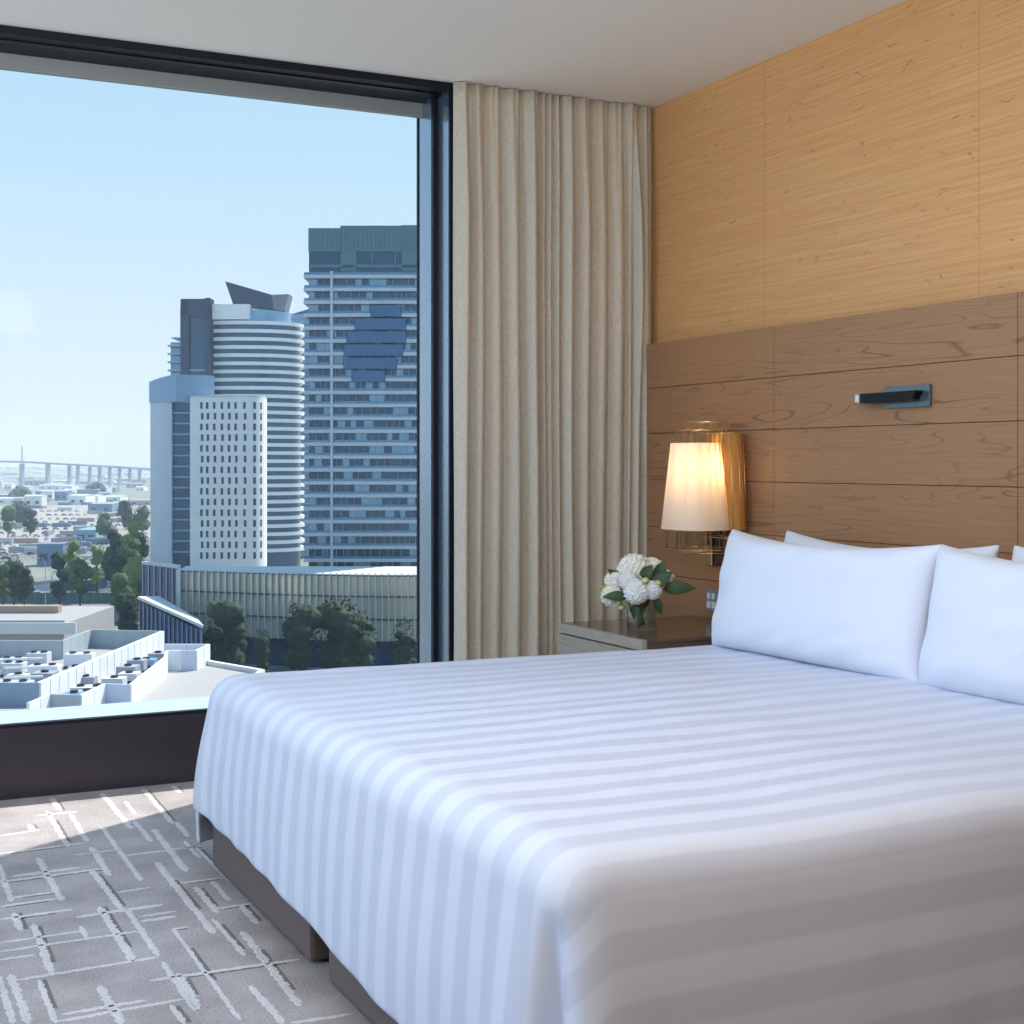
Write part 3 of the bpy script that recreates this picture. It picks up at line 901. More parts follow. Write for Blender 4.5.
# local: x toward -x is into the room; y along wall; z up from 0.92
def ring_pts(w_, d_, z, cx, n=40, p=2.8):
    pts = []
    for k in range(n):
        a = 2 * PI * k / n; c, s = math.cos(a), math.sin(a)
        pts.append((cx + d_ / 2 * math.copysign(abs(c) ** (2 / p), c), w_ / 2 * math.copysign(abs(s) ** (2 / p), s), z))
    return pts
def shade(m, cx, w0, d0, w1, d1, z0, z1, cy=0):
    A = [m.bm.verts.new((x, y + cy, z)) for x, y, z in ring_pts(w0, d0, z0, cx)]
    B = [m.bm.verts.new((x, y + cy, z)) for x, y, z in ring_pts(w1, d1, z1, cx)]
    for k in range(40): m._f([A[k], A[(k + 1) % 40], B[(k + 1) % 40], B[k]])
m = MB(); shade(m, -0.165, 0.27, 0.22, 0.19, 0.16, 0.0, 0.325)
sh = m.build('lamp_shade', 'lamp_shade_cloth', LMP, smooth=True)
m = MB(); shade(m, -0.055, 0.20, 0.08, 0.15, 0.07, 0.0, 0.36, cy=-0.045)
m.build('inner_shade', 'lamp_shade_amber', LMP, smooth=True, label='second shade set behind the front one')
cage = MB()
def hoop(cx, cy, w_, d_, z): 
    p = [(x, y + cy, zz) for x, y, zz in ring_pts(w_, d_, z, cx)]; cage.tube(p + [p[0]], 0.0016, 6, False)
for (cx, cy, w0, d0, w1, d1, z0, z1) in ((-0.12, 0.0, 0.25, 0.18, 0.175, 0.13, -0.085, 0.405), (-0.14, 0.01, 0.27, 0.22, 0.18, 0.15, -0.075, 0.375), (-0.062, -0.045, 0.22, 0.10, 0.17, 0.09, -0.03, 0.362)):
    A = ring_pts(w0, d0, z0, cx, 12, 2.8); B = ring_pts(w1, d1, z1, cx, 12, 2.8)
    hoop(cx, cy, w0, d0, z0); hoop(cx, cy, w1, d1, z1)
    for k in range(12):
        cage.tube([(A[k][0], A[k][1] + cy, A[k][2]), (B[k][0], B[k][1] + cy, B[k][2])], 0.0014, 6)
cage.build('wire_cage', 'gold_wire', LMP, smooth=True)
MB().box(-0.02, -0.001, 0.105, 0.150, -0.15, 0.05, bevel=0.003).build('wall_plate', 'gold_wire', LMP, label='upright brass wall plate')
MB().box(-0.024, -0.02, 0.125, 0.131, -0.07, -0.01).build('switch', 'dark_wood', LMP)
MB().box(-0.012, -0.001, 0.045, 0.10, -0.15, 0.03, bevel=0.004).build('junction_box', 'dark_wood', LMP, label='dark box beside the brass plate')
MB().tube([(-0.02, 0.125, 0.02), (-0.07, 0.09, 0.03), (-0.13, 0, 0.05), (-0.13, 0, 0.10)], 0.006, 8).build('arm', 'gold_wire', LMP, smooth=True)
def bulb_mat():
    m = bpy.data.materials.new('bulb_glow'); m.use_nodes = True
    b = m.node_tree.nodes['Principled BSDF']
    b.inputs['Emission Color'].default_value = (1.0, 0.62, 0.28, 1); b.inputs['Emission Strength'].default_value = 5
    MATS['bulb_glow'] = m
bulb_mat()
MB().blob((-0.14, -0.02, 0.17), (0.022, 0.022, 0.032), 2, 0, 1).build('bulb', 'bulb_glow', LMP, smooth=True)
lb = lamp('bulb_light', 'POINT', (HX - 0.135, 4.47, 1.15), (0, 0, 0), 1.7, (1.0, 0.70, 0.42), shadow_soft_size=0.03)

# ------------------------------------------------------------------ reading light and socket
RL = root('reading_light', (HX, 3.52, 1.383), 'small black swing arm reading light on steel plate above the pillows', 'reading light')
MB().box(-0.012, -0.001, -0.105, 0.105, -0.035, 0.035, bevel=0.002).build('wall_plate', 'steel_plate', RL, label='brushed steel wall plate')
m = MB()
prof = [(-0.085, 0.016, 0.012), (-0.07, 0.016, -0.012), (-0.04, 0.017, -0.018), (0.14, 0.015, -0.019), (0.175, 0.014, -0.016), (0.195, 0.012, -0.008), (0.2, 0.012, 0.006)]
vt = []
for y, t_, zb in prof:
    vt.append([m.bm.verts.new((x, y, z)) for x, z in ((-0.036 - t_, zb), (-0.036 + t_, zb), (-0.036 + t_, 0.015), (-0.036 - t_, 0.015))])
for a, b in zip(vt[:-1], vt[1:]):
    for k in range(4): m._f([a[k], a[(k + 1) % 4], b[(k + 1) % 4], b[k]])
m._f(vt[0]); m._f(vt[-1])
m.build('arm', 'black_gloss', RL, label='glossy black arm')
MB().tube([(-0.020, -0.06, 0), (-0.012, -0.06, 0)], 0.012, 16).build('hinge', 'chrome', RL)
m = MB().box(-0.054, -0.018, 0.178, 0.205, -0.0165, 0.0155, bevel=0.006)
m.build('lamp_head', 'chrome', RL, label='chrome lamp tip')

SO = root('wall_socket', (HX, 4.625, 0.634), 'grey double wall socket half hidden behind the pillow', 'socket')
MB().box(-0.008, -0.001, -0.058, 0.042, -0.043, 0.043, bevel=0.002).build('cover_plate', 'socket_grey', SO)
MB().box(-0.011, -0.008, 0.008, 0.024, 0.006, 0.028).box(-0.011, -0.008, -0.022, -0.006, 0.006, 0.028).build('rocker', 'socket_white', SO)
MB().box(-0.010, -0.008, -0.026, -0.004, -0.030, -0.004).box(-0.010, -0.008, 0.006, 0.028, -0.030, -0.004).build('outlet', 'socket_white', SO)
#EXTERIOR
# ================================================================== the city outside
GZ = EYE - 42.0           # street level, 42 m below the eye
RZ = -R(YAW)
def W(u, f, z=0.0):
    p = RR * u + FF * f
    return Vector((p.x, p.y, z))
def U(px, d): return (px - 512) / F_PX * d
def Z(py, d): return EYE - (py - HOR) / F_PX * d
def G(px, py, z=GZ):
    d = (EYE - z) * F_PX / (py - HOR)
    return U(px, d), d

mat('ground_city', (128, 132, 124), 0.95, noise_amt=0.45, noise_scale=0.02)
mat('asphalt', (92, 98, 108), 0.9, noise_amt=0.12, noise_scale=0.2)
mat('pale_road', (166, 160, 154), 0.9, noise_amt=0.1, noise_scale=0.1)
mat('grass', (128, 140, 78), 0.95, noise_amt=0.3, noise_scale=0.2)
mat('concrete_light', (206, 208, 210), 0.8)
mat('concrete_mid', (160, 166, 174), 0.8)
mat('white_panel', (234, 236, 238), 0.6, noise_amt=0.04, noise_scale=0.6)
mat('grey_panel', (170, 180, 184), 0.6, noise_amt=0.08, noise_scale=0.8)
mat('shaded_panel', (146, 166, 184), 0.5)  # blue shade of the front screen put into its base colour
mat('tower_glass', (50, 84, 112), 0.12, 0.35, noise_amt=0.5, noise_scale=0.12)
mat('tower_glass_pale', (120, 160, 190), 0.15, 0.4, noise_amt=0.3, noise_scale=0.2)
mat('teal_panel', (78, 118, 124), 0.3, 0.3, noise_amt=0.1, noise_scale=0.3)
mat('balcony_edge', (190, 198, 208), 0.6)
mat('deep_blue_panel', (58, 100, 140), 0.25, 0.3)
mat('navy_panel', (46, 58, 84), 0.5)
mat('dark_window', (48, 66, 88), 0.2, 0.2)
mat('pale_blue_cladding', (140, 170, 200), 0.4, 0.3)
mat('fin_metal', (204, 210, 210), 0.45, 0.3)
mat('podium_glass', (218, 212, 190), 0.25, 0.3, noise_amt=0.25, noise_scale=0.12)
mat('podium_dark', (42, 70, 112), 0.2, 0.3)
mat('roof_pale', (206, 208, 206), 0.8)
mat('deck_grey', (168, 166, 166), 0.9, noise_amt=0.06, noise_scale=0.3)
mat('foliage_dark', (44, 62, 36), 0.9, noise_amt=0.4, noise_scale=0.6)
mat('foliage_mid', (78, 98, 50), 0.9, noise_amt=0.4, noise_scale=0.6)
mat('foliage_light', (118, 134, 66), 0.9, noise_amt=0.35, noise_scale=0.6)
mat('bark', (84, 72, 60), 0.9)
mat('car_white', (230, 232, 234), 0.3)
mat('car_dark', (52, 56, 66), 0.3)
mat('car_red', (150, 60, 60), 0.3)
mat('car_silver', (170, 176, 184), 0.3, 0.3)
mat('bridge_steel', (128, 144, 164), 0.7)
mat('roof_white', (196, 200, 202), 0.7)
mat('roof_rust', (176, 150, 134), 0.8)
mat('roof_blue', (110, 134, 164), 0.7)
mat('roof_teal', (140, 172, 180), 0.6)
mat('green_hoarding', (64, 108, 110), 0.7)

def eroot(name, u, f, z, label, cat, group=None, rz=RZ):
    return root(name, W(u, f, z), label, cat, group, rz)
class EB(MB):
    """boxes given in (u, forward, z) about an origin"""
    def __init__(self, o):
        super().__init__(); self.o = o
    def b(self, u0, u1, f0, f1, z0, z1):
        o = self.o
        self.box(u0 - o[0], u1 - o[0], f0 - o[1], f1 - o[1], z0 - o[2], z1 - o[2]); return self
    def pr(self, poly, z0, z1):
        o = self.o
        za = [q - o[2] for q in z1] if isinstance(z1, (list, tuple)) else z1 - o[2]
        self.prism([(p[0] - o[0], p[1] - o[1]) for p in poly], z0 - o[2], za); return self

# ---- ground
g = MB(); g.box(-9000, 9000, 30, 16000, GZ - 1, GZ)
struct(g.build('ground', 'ground_city', rz=RZ), 'flat city ground stretching to the horizon')
def pad(name, poly, zt, m, label, cat, z0=None):
    b = MB(); b.prism(poly, (GZ if z0 is None else z0), zt)
    o = b.build(name, m, rz=RZ); struct(o, label)
    return o
def pg(*pp): return [G(x, y) for x, y in pp]
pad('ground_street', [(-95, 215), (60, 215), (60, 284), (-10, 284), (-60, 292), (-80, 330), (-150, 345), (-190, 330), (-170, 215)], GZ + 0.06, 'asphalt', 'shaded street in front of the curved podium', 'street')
pad('ground_road', pg((-40, 597), (135, 588), (150, 570), (100, 575), (40, 585), (-40, 590)), GZ + 0.08, 'pale_road', 'pale road at the left beyond the hoarding', 'road')
pad('ground_yard', pg((-80, 572), (45, 545), (150, 538), (200, 503), (-40, 507), (-120, 540)), GZ + 0.05, 'pale_road', 'sunlit railway and parking yard', 'yard')
pad('ground_verge', pg((-30, 604), (35, 604), (35, 597), (-30, 597)), GZ + 0.12, 'grass', 'dry grass verge', 'verge')
pad('ground_gap_lot', pg((262, 560), (320, 560), (320, 530), (262, 530)), GZ + 0.12, 'pale_road', 'sunlit lot seen between the towers', 'lot')

# ---- right tower
def right_tower():
    D = 340.0; o = (U(390, D), D + 12, GZ)
    t = eroot('apartment_tower', o[0], o[1], o[2], 'broad glass apartment tower with teal crown, nearest the window frame', 'tower')
    u0, u1 = U(309, D), U(476, D)
    EB(o).b(u0, u1, D, D + 26, GZ, Z(252, D)).build('core', 'tower_glass', t)
    ztop = Z(272, D)
    # ribbon windows with mullions and slabs
    n = 26
    for k in range(n):
        y0 = 276.6 + 12.85 * k
        zs = Z(y0, D)
        if zs < GZ + 2: break
        sl = EB(o); sl.b(U(304.5, D), u1 + 1.0, D - 1.5, D + 27, zs - 0.55, zs + 0.25)
        sl.build('balcony_slab', 'balcony_edge', t)
        rb = EB(o)
        ru = random.Random(k)
        u = u0
        while u < u1:
            wd = ru.uniform(1.2, 2.2)
            rb.mi = 0 if ru.random() < 0.75 else 1
            rb.b(u + 0.08, min(u + wd, u1), D - 0.15, D - 0.02, zs - 2.75, zs - 0.6)
            rb.mi = 2; rb.b(u - 0.06, u + 0.06, D - 0.22, D - 0.02, zs - 2.75, zs - 0.6)
            u += wd
        rb.build('ribbon_window', ['tower_glass', 'tower_glass_pale', 'concrete_mid'], t)
        if k < 24:
            br = EB(o); br.b(U(305, D), U(331, D), D - 1.45, D - 1.38, zs + 0.25, zs + 0.85).b(U(334, D), u1, D - 1.45, D - 1.38, zs + 0.25, zs + 0.85)
            br.build('balustrade', 'pale_balustrade', t)
    EB(o).b(U(331.2, D), U(333.6, D), D - 1.7, D - 0.1, GZ, ztop).build('column', 'balcony_edge', t)
    # crown
    c = EB(o)
    for (a, b, y) in ((309, 341, 228.5), (341, 402, 226), (402, 476, 225.5)):
        ua, ub = U(a, D), U(b, D); nn = int((ub - ua) / 1.0)
        c.b(ua, ub, D - 0.6, D + 24, Z(252, D), Z(y, D))
        for i in range(nn + 1):
            q = ua + (ub - ua) * i / nn
            c.b(q - 0.06, q + 0.06, D - 0.75, D - 0.6, Z(252, D), Z(y, D))
        c.b(ua, ub, D - 0.72, D - 0.6, Z(238, D) - .15, Z(238, D) + .15)
    c.build('crown', 'teal_panel', t, label='teal panelled crown')
    l = EB(o)
    l.b(U(341, D), U(357, D), D - 0.6, D, Z(272, D), Z(252, D)); l.b(U(402, D), u1, D - 0.6, D, Z(272, D), Z(252, D))
    l.b(U(309, D), u1, D - 0.6, D, Z(268, D), Z(265, D))
    l.b(U(372, D), U(373.5, D), D - 0.7, D, Z(268, D), Z(252, D)); l.b(U(395, D), U(396.5, D), D - 0.7, D, Z(268, D), Z(252, D))
    l.build('penthouse_front', 'teal_panel', t)
    # bowed blue fronts stacked into a heart-like bulge
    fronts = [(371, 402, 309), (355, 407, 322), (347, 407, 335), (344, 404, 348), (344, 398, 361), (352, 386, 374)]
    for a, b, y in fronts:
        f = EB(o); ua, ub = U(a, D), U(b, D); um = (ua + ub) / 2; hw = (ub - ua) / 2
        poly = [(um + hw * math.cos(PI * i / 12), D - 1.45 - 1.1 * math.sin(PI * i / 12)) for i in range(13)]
        f.pr(poly, Z(y + 8.5, D), Z(y - 2.5, D)); f.build('bowed_front', 'deep_blue_panel', t, label='bowed deep blue front')
mat('pale_balustrade', (96, 132, 162), 0.2, 0.4)
right_tower()

# ---- sliver tower behind, between the two
def sliver():
    D = 640.0; o = (U(300, D), D + 10, GZ)
    t = eroot('apartment_tower', o[0], o[1], o[2], 'narrow pale blue tower squeezed between the curved and the broad towers', 'tower')
    EB(o).b(U(291, D), U(312, D), D, D + 22, GZ, Z(314, D)).build('core', 'tower_glass_pale', t)
    for k in range(30):
        zs = Z(318 + k * 7.4, D)
        EB(o).b(U(290.5, D), U(312.5, D), D - 0.8, D + 22.5, zs - 0.4, zs + 0.2).build('balcony_slab', 'pale_blue_cladding', t)
    b = EB(o); b.pr([(U(292, D), D), (U(312, D), D), (U(312, D), D + 20), (U(292, D), D + 20)], Z(314, D), [Z(314, D), Z(308, D), Z(308, D), Z(314, D)])
    b.build('roof_cap', 'navy_panel', t)
sliver()

# ---- curved tower with winged crest
def curved():
    D = 540.0; o = (U(245, D), D + 15, GZ)
    t = eroot('apartment_tower', o[0], o[1], o[2], 'tall curved apartment tower with a dark winged crest on its roof', 'tower')
    cu = U(250, D)
    def plan(px1, grow=0.0, n=28):
        # flat left, elliptical sweep to the right end
        ul = U(213, D); ur = U(px1 - 1, D + 17) + grow
        pts = [(ul, D + 32), (ul, D - grow * 0.6 + 1.5)]
        for i in range(n + 1):
            a = PI / 2 * i / n
            pts.append((ul + 8 + (ur - ul - 8) * math.sin(a) ** 0.8, D - grow * .6 + 17 - 17 * math.cos(a) ** 0.9 if i < n else D + 17))
        pts.append((ur - 4, D + 32))
        return pts
    b = EB(o); b.pr(plan(301.5), GZ, Z(322, D)); b.build('core', 'tower_glass', t)
    ztop = Z(305, D)
    b = EB(o); b.pr(plan(296, -1.5), Z(322, D), Z(309, D)); b.build('penthouse', 'tower_glass_pale', t)
    b = EB(o); b.b(U(213, D), U(250, D), D - 1.4, D + 6, Z(319.5, D), Z(304.5, D)); b.build('penthouse_wall', 'white_panel', t, label='white penthouse wall')
    k = 0; y = 322.0
    while Z(y, D) > GZ + 6:
        zs = Z(y, D)
        s_ = EB(o); s_.pr(plan(302.5, 1.2), zs - 0.9, zs + 0.45); s_.build('balcony_slab', 'white_panel', t)
        y += 8.15; k += 1
    for (px, y1) in ((232, 322), (251, 322), (262, 322), (278, 322)):
        pass
    # left dark frame block and glass wing
    b = EB(o); b.b(U(183, D), U(191, D), D - 4, D + 14, Z(400, D), Z(301, D)).b(U(207, D), U(214, D + 4), D - 4, D + 4, Z(400, D), Z(299, D)).b(U(183, D), U(214, D + 4), D - 4, D + 4, Z(317, D), Z(300, D))
    b.build('dark_frame', 'navy_panel', t, label='dark navy frame around the upper left corner')
    b = EB(o); b.b(U(190, D), U(208, D), D - 2, D + 14, GZ, Z(317, D)); b.build('glass_bay', 'tower_glass', t)
    b = EB(o); b.b(U(179.5, D), U(184, D), D + 1, D + 20, GZ, Z(306, D)); b.b(U(170, D), U(190, D), D + 1, D + 20, GZ, Z(342, D)); b.build('glass_wing', 'tower_glass_pale', t)
    for i in range(24):
        zs = Z(338 + i * 8.15, D)
        b = EB(o); b.b(U(169.5, D), U(209, D) if i > 3 else U(190, D), D - 3.2, D + 12, zs - 0.35, zs + 0.25) if i > 0 else b.b(U(172, D), U(185, D), D - 1, D + 12, zs - .3, zs + .2)
        b.build('wing_slab', 'pale_blue_cladding', t)
    # crest: two inclined blades meeting in a valley
    b = EB(o)
    def blade(p, th):
        a = [b.bm.verts.new((U(x, D) - o[0], D + dy - o[1], Z(yy, D) - o[2])) for x, yy, dy in p]
        c = [b.bm.verts.new((U(x, D) - o[0], D + dy + th - o[1], Z(yy, D) - o[2])) for x, yy, dy in p]
        b._f(a); b._f(c[::-1])
        for i in range(len(p)):
            j = (i + 1) % len(p); b._f([a[i], a[j], c[j], c[i]])
    blade([(224, 280.5, 2), (270, 293.5, 4), (272, 308, 4), (232, 303.5, 2)], 10)
    b.mi = 1
    blade([(270, 293.5, 4), (285.5, 291.5, 8), (281, 308.5, 8), (272, 308, 4)], 10)
    b.build('crest', ['navy_panel', mat('crest_side', (120, 122, 136), 0.6)], t, label='dark winged roof crest')
curved()

# ---- white punched-window block
def white_block():
    D = 411.0; o = (U(210, D), D + 12, GZ)
    t = eroot('apartment_block', o[0], o[1], o[2], 'white apartment block with a grid of small dark windows, in front of the curved tower', 'building')
    # main front with rounded right end
    pts = [(U(190, D), D + 24), (U(190, D), D)]
    ue = U(250, D)
    arc = [(ue + 3.2 * math.sin(PI / 2 * i / 8), D + 7 - 7 * math.cos(PI / 2 * i / 8)) for i in range(9)]
    pts += arc
    pts += [(U(267, D + 22), D + 22)]
    b = EB(o); b.pr(pts, GZ, Z(397.5, D)); b.build('front', 'white_panel', t)
    b = EB(o); b.pr(pts, Z(397.5, D), Z(395.5, D)); b.build('parapet', 'concrete_light', t)
    rows = [405.5 + 10.72 * k for k in range(15)]
    cols = [201.8, 207.6, 214.6, 222.2, 229.2, 236, 244.8]
    mb_rest = EB(o); cnt = 0
    for k, y in enumerate(rows):
        for c, x in enumerate(cols):
            u = U(x + (0.4 if k % 2 else -0.4), D); z = Z(y, D)
            if cnt < 90:
                EB(o).b(u - 0.36, u + 0.36, D - 0.05, D + 0.06, z - 0.95, z + 0.95).build('window', 'dark_window', t); cnt += 1
            else:
                mb_rest.b(u - 0.36, u + 0.36, D - 0.05, D + 0.06, z - 0.95, z + 0.95)
        for ii in (2, 5):
            p = arc[ii]; z = Z(y, D); q = Vector((arc[ii + 1][0] - arc[ii - 1][0], arc[ii + 1][1] - arc[ii - 1][1])).normalized(); n_ = Vector((q.y, -q.x))
            P = Vector(p) + n_ * 0.08
            mb_rest.pr([tuple(P - q * .4), tuple(P + q * .4), tuple(P + q * .4 - n_ * .1), tuple(P - q * .4 - n_ * .1)], z - 0.95, z + 0.95)
    mb_rest.build('windows', 'dark_window', t)['kind'] = 'stuff'
    # dark glazed recess
    b = EB(o); b.b(U(171, D), U(190.5, D), D + 1.2, D + 22, GZ, Z(401, D)); b.build('glazed_recess', 'tower_glass', t, label='dark glazed strip between the white fronts')
    for k in range(15):
        z = Z(402 + 10.72 * k, D)
        EB(o).b(U(172.3, D), U(189, D), D + 0.7, D + 1.4, z - 0.2, z + 0.2).build('recess_slab', 'pale_blue_cladding', t)
    # left curved wing
    LU = U(150.3, D + 6)
    pl = [(LU + .3, D + 20), (LU, D + 6)] + [(LU + (U(172, D) - LU) * i / 8, D + 6 - 6.6 * math.sin(PI / 2 * i / 8)) for i in range(1, 9)] + [(U(172, D), D + 20)]
    b = EB(o); b.pr(pl, GZ, Z(402, D)); b.build('left_wing', 'pale_wing', t)
    for k in range(15):
        y = 408 + 10.72 * k
        for x in (155, 165):
            u = U(x, D); z = Z(y, D)
    pc = [(LU + .2, D + 20), (LU - .1, D + 5)] + [(LU - .1 + (U(216, D + 8) - LU + .1) * i / 14, D + 5 - 6.5 * math.sin(PI * 0.5 * min(1, i / 7)) + (0 if i < 8 else (i - 7) * 1.0)) for i in range(1, 15)] + [(U(214, D + 20), D + 20)]
    zz = [Z(381, D), Z(381, D)] + [Z(381 - 6.5 * math.sin(PI / 2 * min(1, i / 9)), D) for i in range(1, 15)] + [Z(375, D)]
    b = EB(o); b.pr(pc, Z(402, D), zz); b.build('curved_cap', 'pale_blue_cladding', t, label='curved blue grey cap wall')
mat('pale_wing', (196, 206, 220), 0.5, noise_amt=0.05, noise_scale=0.4)
white_block()

# ---- podium with glass fins
def podium():
    D = 290.0; o = (U(300, D), D + 15, GZ)
    t = eroot('podium_building', o[0], o[1], o[2], 'low curved podium clad in tall glass fins, at the foot of the towers', 'building')
    n = 30; front = []
    for i in range(n + 1):
        s_ = i / n
        px = 180 + 300 * s_
        d = 300 - 14 * math.sin(PI * 0.5 * min(1, s_ * 1.3))
        front.append((U(px, d), d))
    back = [(U(480, 309), 309), (U(186, 310), 310)]
    zt = Z(572.5, 292); zf = Z(641, 288)
    b = EB(o); b.pr(front + back, zt - 0.5, zt); b.build('roof', 'roof_pale', t, label='pale flat roof')
    b = EB(o)
    b.pr([(p[0], p[1] + 0.6) for p in front] + back, zf, zt - 0.5); b.build('glass_wall', 'podium_glass', t)
    b = EB(o); b.pr([(p[0] + 0.6, p[1] + 2.5) for p in front] + back, GZ, zf); b.build('ground_floor', 'podium_dark', t)
    f = EB(o); r_ = EB(o); m = 46
    for i in range(m + 1):
        s_ = i / m * n; a = int(min(n - 1, s_)); q = s_ - a
        p = (front[a][0] * (1 - q) + front[a + 1][0] * q, front[a][1] * (1 - q) + front[a + 1][1] * q)
        f.b(p[0] - 0.09, p[0] + 0.09, p[1] - 0.2, p[1] + 0.6, zf, zt + 0.3)
    f.build('fins', 'fin_metal', t)['kind'] = 'stuff'
    for zz in (zf, zf + (zt - zf) * 0.33, zf + (zt - zf) * 0.67, zt - 0.3):
        r_.pr([(p[0], p[1] - 0.02) for p in front] + [(p[0], p[1] + 0.7) for p in front[::-1]], zz - 0.12, zz + 0.12)
    r_.build('rail', 'dark_window', t)
    # dark glass wing at the left end
    w_ = EB(o); wp = [G(143, 0) if False else (U(143, 318), 318), (U(179, 304), 304), (U(181, 308), 308), (U(146, 320), 320)]
    w_.pr(wp, GZ, Z(566, 312)); w_.build('dark_wing', 'podium_dark', t, label='dark blue glass wing at the left end')
    e = EB(o)
    e.pr([(wp[0][0] - .3, wp[0][1] - .3), (wp[1][0], wp[1][1] - .3), (wp[2][0], wp[2][1]), (wp[3][0], wp[3][1])], Z(566, 312), Z(563.5, 312))
    for i in range(7):
        q = i / 6; x = wp[0][0] * (1 - q) + wp[1][0] * q; y = wp[0][1] * (1 - q) + wp[1][1] * q
        e.b(x - 0.1, x + 0.1, y - 0.35, y, GZ, Z(566, 312))
    e.b(U(178.5, 301), U(182.5, 301), 299, 303, GZ, Z(569, 301))
    e.build('wing_frame', 'concrete_light', t)
podium()

# ---- low glass hall with sloping roof edge
def hall():
    o = (U(170, 250), 262, GZ)
    t = eroot('glass_hall', o[0], o[1], o[2], 'low blue glass hall with a white sloping roof edge, left of the street trees', 'building')
    a = (U(140, 268), 268); b_ = (U(201.5, 246), 246); c = (U(196, 285), 285); d = (U(158, 300), 300)
    za, zb = Z(598.5, 268), Z(628, 246)
    m = EB(o); m.pr([a, b_, c, d], GZ, [za - .5, zb - .5, zb - 3.5, za - 3.5]); m.build('glass_wall', 'podium_dark', t)
    m = EB(o); m.pr([(a[0] - .5, a[1] - .5), (b_[0] + .3, b_[1] - .5), c, d], GZ + 2, [za, zb, zb - 3, za - 3])
    bmf = m.bm
    bmesh.ops.delete(bmf, geom=[v for v in bmf.verts if v.co.z < 3], context='VERTS')
    ro = m.build('roof', 'roof_pale', t); so = ro.modifiers.new('t', 'SOLIDIFY'); so.thickness = 0.5
    m = EB(o)
    for i in range(15):
        q = i / 14; x = a[0] * (1 - q) + b_[0] * q; y = a[1] * (1 - q) + b_[1] * q; zz = za * (1 - q) + zb * q
        m.b(x - 0.09, x + 0.09, y - 0.35, y - 0.05, GZ, zz - 0.5)
    m.build('mullions', 'tower_glass_pale', t)['kind'] = 'stuff'
hall()

# ---- neighbouring roof deck with white plant screens
DZ = EYE - 24.0
def screen_wall(t, o, pa, pb, zt, zb, th, m, name='screen_wall', label=None):
    """vertical panel from top point pa to pb given as (u, f)"""
    a = Vector((pa[0], pa[1])); b = Vector((pb[0], pb[1])); d = (b - a).normalized(); n_ = Vector((-d.y, d.x)) * th / 2
    e = EB(o); e.pr([tuple(a - n_), tuple(b - n_), tuple(b + n_), tuple(a + n_)], zb, zt)
    L_ = (b - a).length; k = int(L_ / 2.4)
    e.mi = 1
    for i in range(1, k):
        p = a + d * (L_ * i / k)
        for sg in (-1, 1):
            q = p + n_ * sg * 1.03
            e.pr([tuple(q - d * .03 - n_ * .06), tuple(q + d * .03 - n_ * .06), tuple(q + d * .03 + n_ * .06), tuple(q - d * .03 + n_ * .06)], zb, zt - .02)
    return e.build(name, [m, 'concrete_mid'], t, label=label)
def roof_deck():
    o = (-50.0, 160.0, GZ)
    t = eroot('car_park_roof', o[0], o[1], o[2], 'low roof deck with white plant screens just below the window', 'building')
    ZT = DZ + 2.3
    def T(px, py): return G(px, py, ZT)
    e = EB(o); far = [G(-60, 668, DZ), G(60, 664, DZ), G(205, 664, DZ), G(262, 674, DZ), G(243, 690, DZ), G(225, 730, DZ), G(-60, 750, DZ)]
    far = [(-125, 190), (U(140, 190), 190)] + far[2:5] + [(U(225, 105), 105), (-125, 105)]
    e.pr(far, GZ, DZ); e.build('deck', 'deck_grey', t)
    e = EB(o)
    for a, b in ((far[2], far[3]), (far[3], far[4]), (far[4], far[5])):
        va, vb = Vector(a), Vector(b); d = (vb - va).normalized(); n_ = Vector((-d.y, d.x)) * .35
        e.pr([tuple(va - n_), tuple(vb - n_), tuple(vb + n_), tuple(va + n_)], DZ, DZ + 0.5)
    e.build('kerb', 'concrete_light', t)
    A, B = T(38.7, 682.5), T(162.4, 631)
    # long white screen and the left enclosure
    screen_wall(t, o, A, B, ZT, DZ - 0.2, 0.5, 'white_panel')
    screen_wall(t, o, (U(-60, A[1]), A[1]), A, ZT, DZ, 0.3, 'shaded_panel', label='front screen coloured as blue shade')
    C1, C2 = T(62, 640.5), T(91, 629.5)
    screen_wall(t, o, (U(-60, C1[1]), C1[1]), C1, ZT, DZ, 0.3, 'grey_panel')
    screen_wall(t, o, C1, C2, ZT, DZ, 0.3, 'grey_panel')
    screen_wall(t, o, C2, (B[0], B[1]), ZT, DZ, 0.3, 'grey_panel')
    # right hand bays
    P = [T(28, 703), T(49.5, 694), T(80.6, 695), T(105, 683.5), T(130, 684.5), T(165, 657), T(167, 650.5), T(180.6, 650), T(181, 650.5), T(196, 650.3), T(209, 644), T(165, 644)]
    mats = ['white_panel', 'grey_panel', 'white_panel', 'pale_wing', 'white_panel', 'white_panel', 'white_panel', 'white_panel', 'pale_wing', 'white_panel', 'white_panel']  # duller entries: shade of the front faces put into the colour
    for i in range(len(P) - 1):
        if (Vector(P[i]) - Vector(P[i + 1])).length < 0.6: continue
        screen_wall(t, o, P[i], P[i + 1], ZT, DZ, 0.3, mats[i])
    # rail wall behind and lower grey band
    e = EB(o); e.b(U(-60, 200), U(78, 200), 199, 199.4, DZ, DZ + 1.6); e.build('screen_wall', 'concrete_light', t)
    return A, B, C1, C2
A_, B_, C1_, C2_ = roof_deck()
